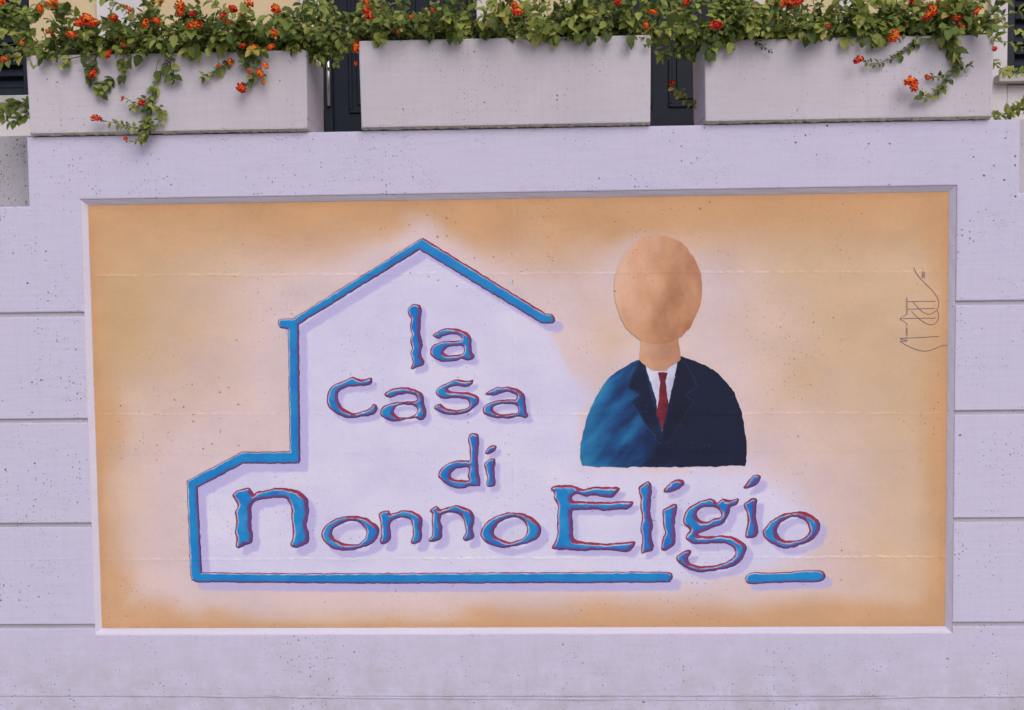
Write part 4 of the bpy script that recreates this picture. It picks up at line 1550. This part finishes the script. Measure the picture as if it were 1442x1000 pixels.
for i in range(9):
    x = rng.uniform(500, 540)
    p2.sprig(px_pts([(x + rng.uniform(0, 20), rng.uniform(-5, 10)), (x, 22), (x + rng.uniform(-8, 8), rng.uniform(30, 52))], (rng.uniform(-.03, .1), rng.uniform(-.05, .05))),
             rng.uniform(.026, .036), 0.016, rng.uniform(.3, .8), front=False)
p2.sprig(px_pts([(900, 52), (916, 66), (934, 76), (955, 75), (970, 74)], (-0.03, 0.02)), 0.026, 0.022, 0.7)
p2.sprig(px_pts([(936, 70), (936, 82)], 0.0), 0.038, 0.03, 0.8)
p2.sprig(px_pts([(978, 150), (966, 140), (956, 130), (947, 122)], (0.22, 0.16)), 0.026, 0.008, 0.75, front=False)
hang(p2, [(759, 58), (786, 62), (780, 58), (812, 58), (820, 60), (830, 58), (887, 64), (604, 58), (636, 60), (648, 58), (742, 54), (858, 56), (530, 58), (910, 66)])
put_flowers(p2, [(517, 15, 1.2), (519, 24, 1.2), (609, 15, .9), (562, 44, .7), (724, 8, 1.3), (728, 17, 1.2), (870, 3, 1.1), (919, 17, .9), (579, 24, .6), (516, 3, .8), (966, 4, 1.2), (1009, 36, 1.3), (1002, 35, 1.0)],
            lambda x, y: -0.11)
put_flowers(p2, [(946, 117, 1.0)], lambda x, y: 0.15)
p2.finish()

# plant 3
p3 = Plant(2, lab[2], 37)
p3.bush(175, lambda px: 1.0 if px < 1150 else 0.45 if px < 1205 else 0.9, low=0.03)
for (x, y, s, t) in ((1002, 78, .048, .85), (1014, 62, .036, .6), (1028, 66, .036, .55), (1056, 48, .04, .7), (1130, 50, .034, .5), (1138, 56, .032, .5), (1226, 62, .044, .8), (1240, 58, .042, .7),
                     (1216, 60, .04, .75), (1326, 60, .04, .7), (1336, 66, .038, .6), (1344, 82, .045, .85)):
    p3.sprig(px_pts([(x - 3, y - 34), (x - 2, y - 18), (x + rng.uniform(-3, 3), y - 2)], (-0.03, -0.05)), s, 0.02, t, tv=.15)
p3.sprig(px_pts([(1058, 48), (1068, 60), (1076, 66), (1086, 73)], FR), 0.014, 0.012, 0.1)
p3.sprig(px_pts([(1290, 58), (1276, 72), (1262, 80), (1246, 86), (1232, 90), (1220, 87)], FR), 0.022, 0.011, 0.3)
p3.sprig(px_pts([(1338, 60), (1344, 80), (1350, 92), (1340, 104), (1332, 118), (1318, 132), (1302, 138), (1288, 128)], (-0.035, -0.06)), 0.024, 0.011, 0.35)
p3.sprig(px_pts([(1346, 94), (1356, 98), (1366, 90)], -0.05), 0.022, 0.010, 0.35)
p3.sprig(px_pts([(1330, 110), (1318, 108), (1310, 110)], -0.05), 0.018, 0.010, 0.35)
for i in range(16):
    x = rng.uniform(1195, 1372)
    p3.sprig(px_pts([(x + rng.uniform(-20, 20), rng.uniform(-5, 10)), (x, 18), (x + rng.uniform(-12, 12), rng.uniform(24, 56))], (rng.uniform(-.03, .05), rng.uniform(-.07, -.03))),
             rng.uniform(.028, .04), 0.016, rng.uniform(.3, .8))
for i in range(12):
    x = rng.uniform(992, 1080)
    p3.sprig(px_pts([(x + rng.uniform(-20, 20), rng.uniform(-5, 10)), (x, 18), (x + rng.uniform(-12, 12), rng.uniform(26, 54))], (rng.uniform(-.03, .05), rng.uniform(-.07, -.03))),
             rng.uniform(.028, .038), 0.016, rng.uniform(.3, .8))
p3.sprig(px_pts([(1398, 88), (1412, 98), (1428, 102), (1450, 100)], (0.10, 0.16)), 0.028, 0.009, 0.7, front=False)
p3.sprig(px_pts([(1398, 164), (1412, 162), (1428, 156), (1448, 150)], (0.10, 0.16)), 0.036, 0.009, 0.7, front=False)
p3.sprig(px_pts([(1420, 162), (1436, 148), (1446, 140)], (0.10, 0.16)), 0.034, 0.010, 0.6, front=False)
for q in ([(1178, 12), (1198, 26), (1216, 30)], [(1085, 36), (1120, 38), (1168, 34)], [(1268, 60), (1262, 44), (1250, 30)]):
    p3.sprig(px_pts(q, (-0.05, -0.05)), 0.03, 9, 0.5, 0.0022, endleaf=False)
hang(p3, [(1002, 82), (1010, 70), (1130, 58), (1138, 63), (1226, 70), (1242, 66), (1234, 60), (1218, 66), (1343, 86), (1058, 54), (1030, 72), (1328, 64)])
put_flowers(p3, [(1062, 9, .7), (1098, 6, 1.4), (1122, 2, 1.5), (1285, 2, 1.3), (1312, 14, 1.6), (1306, 22, 1.3), (1364, 2, 1.1), (1375, 16, 1.0), (1347, 26, 1.3), (1353, 41, 1.3), (1260, 50, 1.2), (1256, 54, 1.0),
                 (1208, 86, 1.4), (1281, 115, 1.5), (1287, 121, 1.3), (1307, 109, .9), (1400, 69, .8), (1166, 38, .8), (1104, 1, 1.1)],
            lambda x, y: -0.085)
p3.finish()
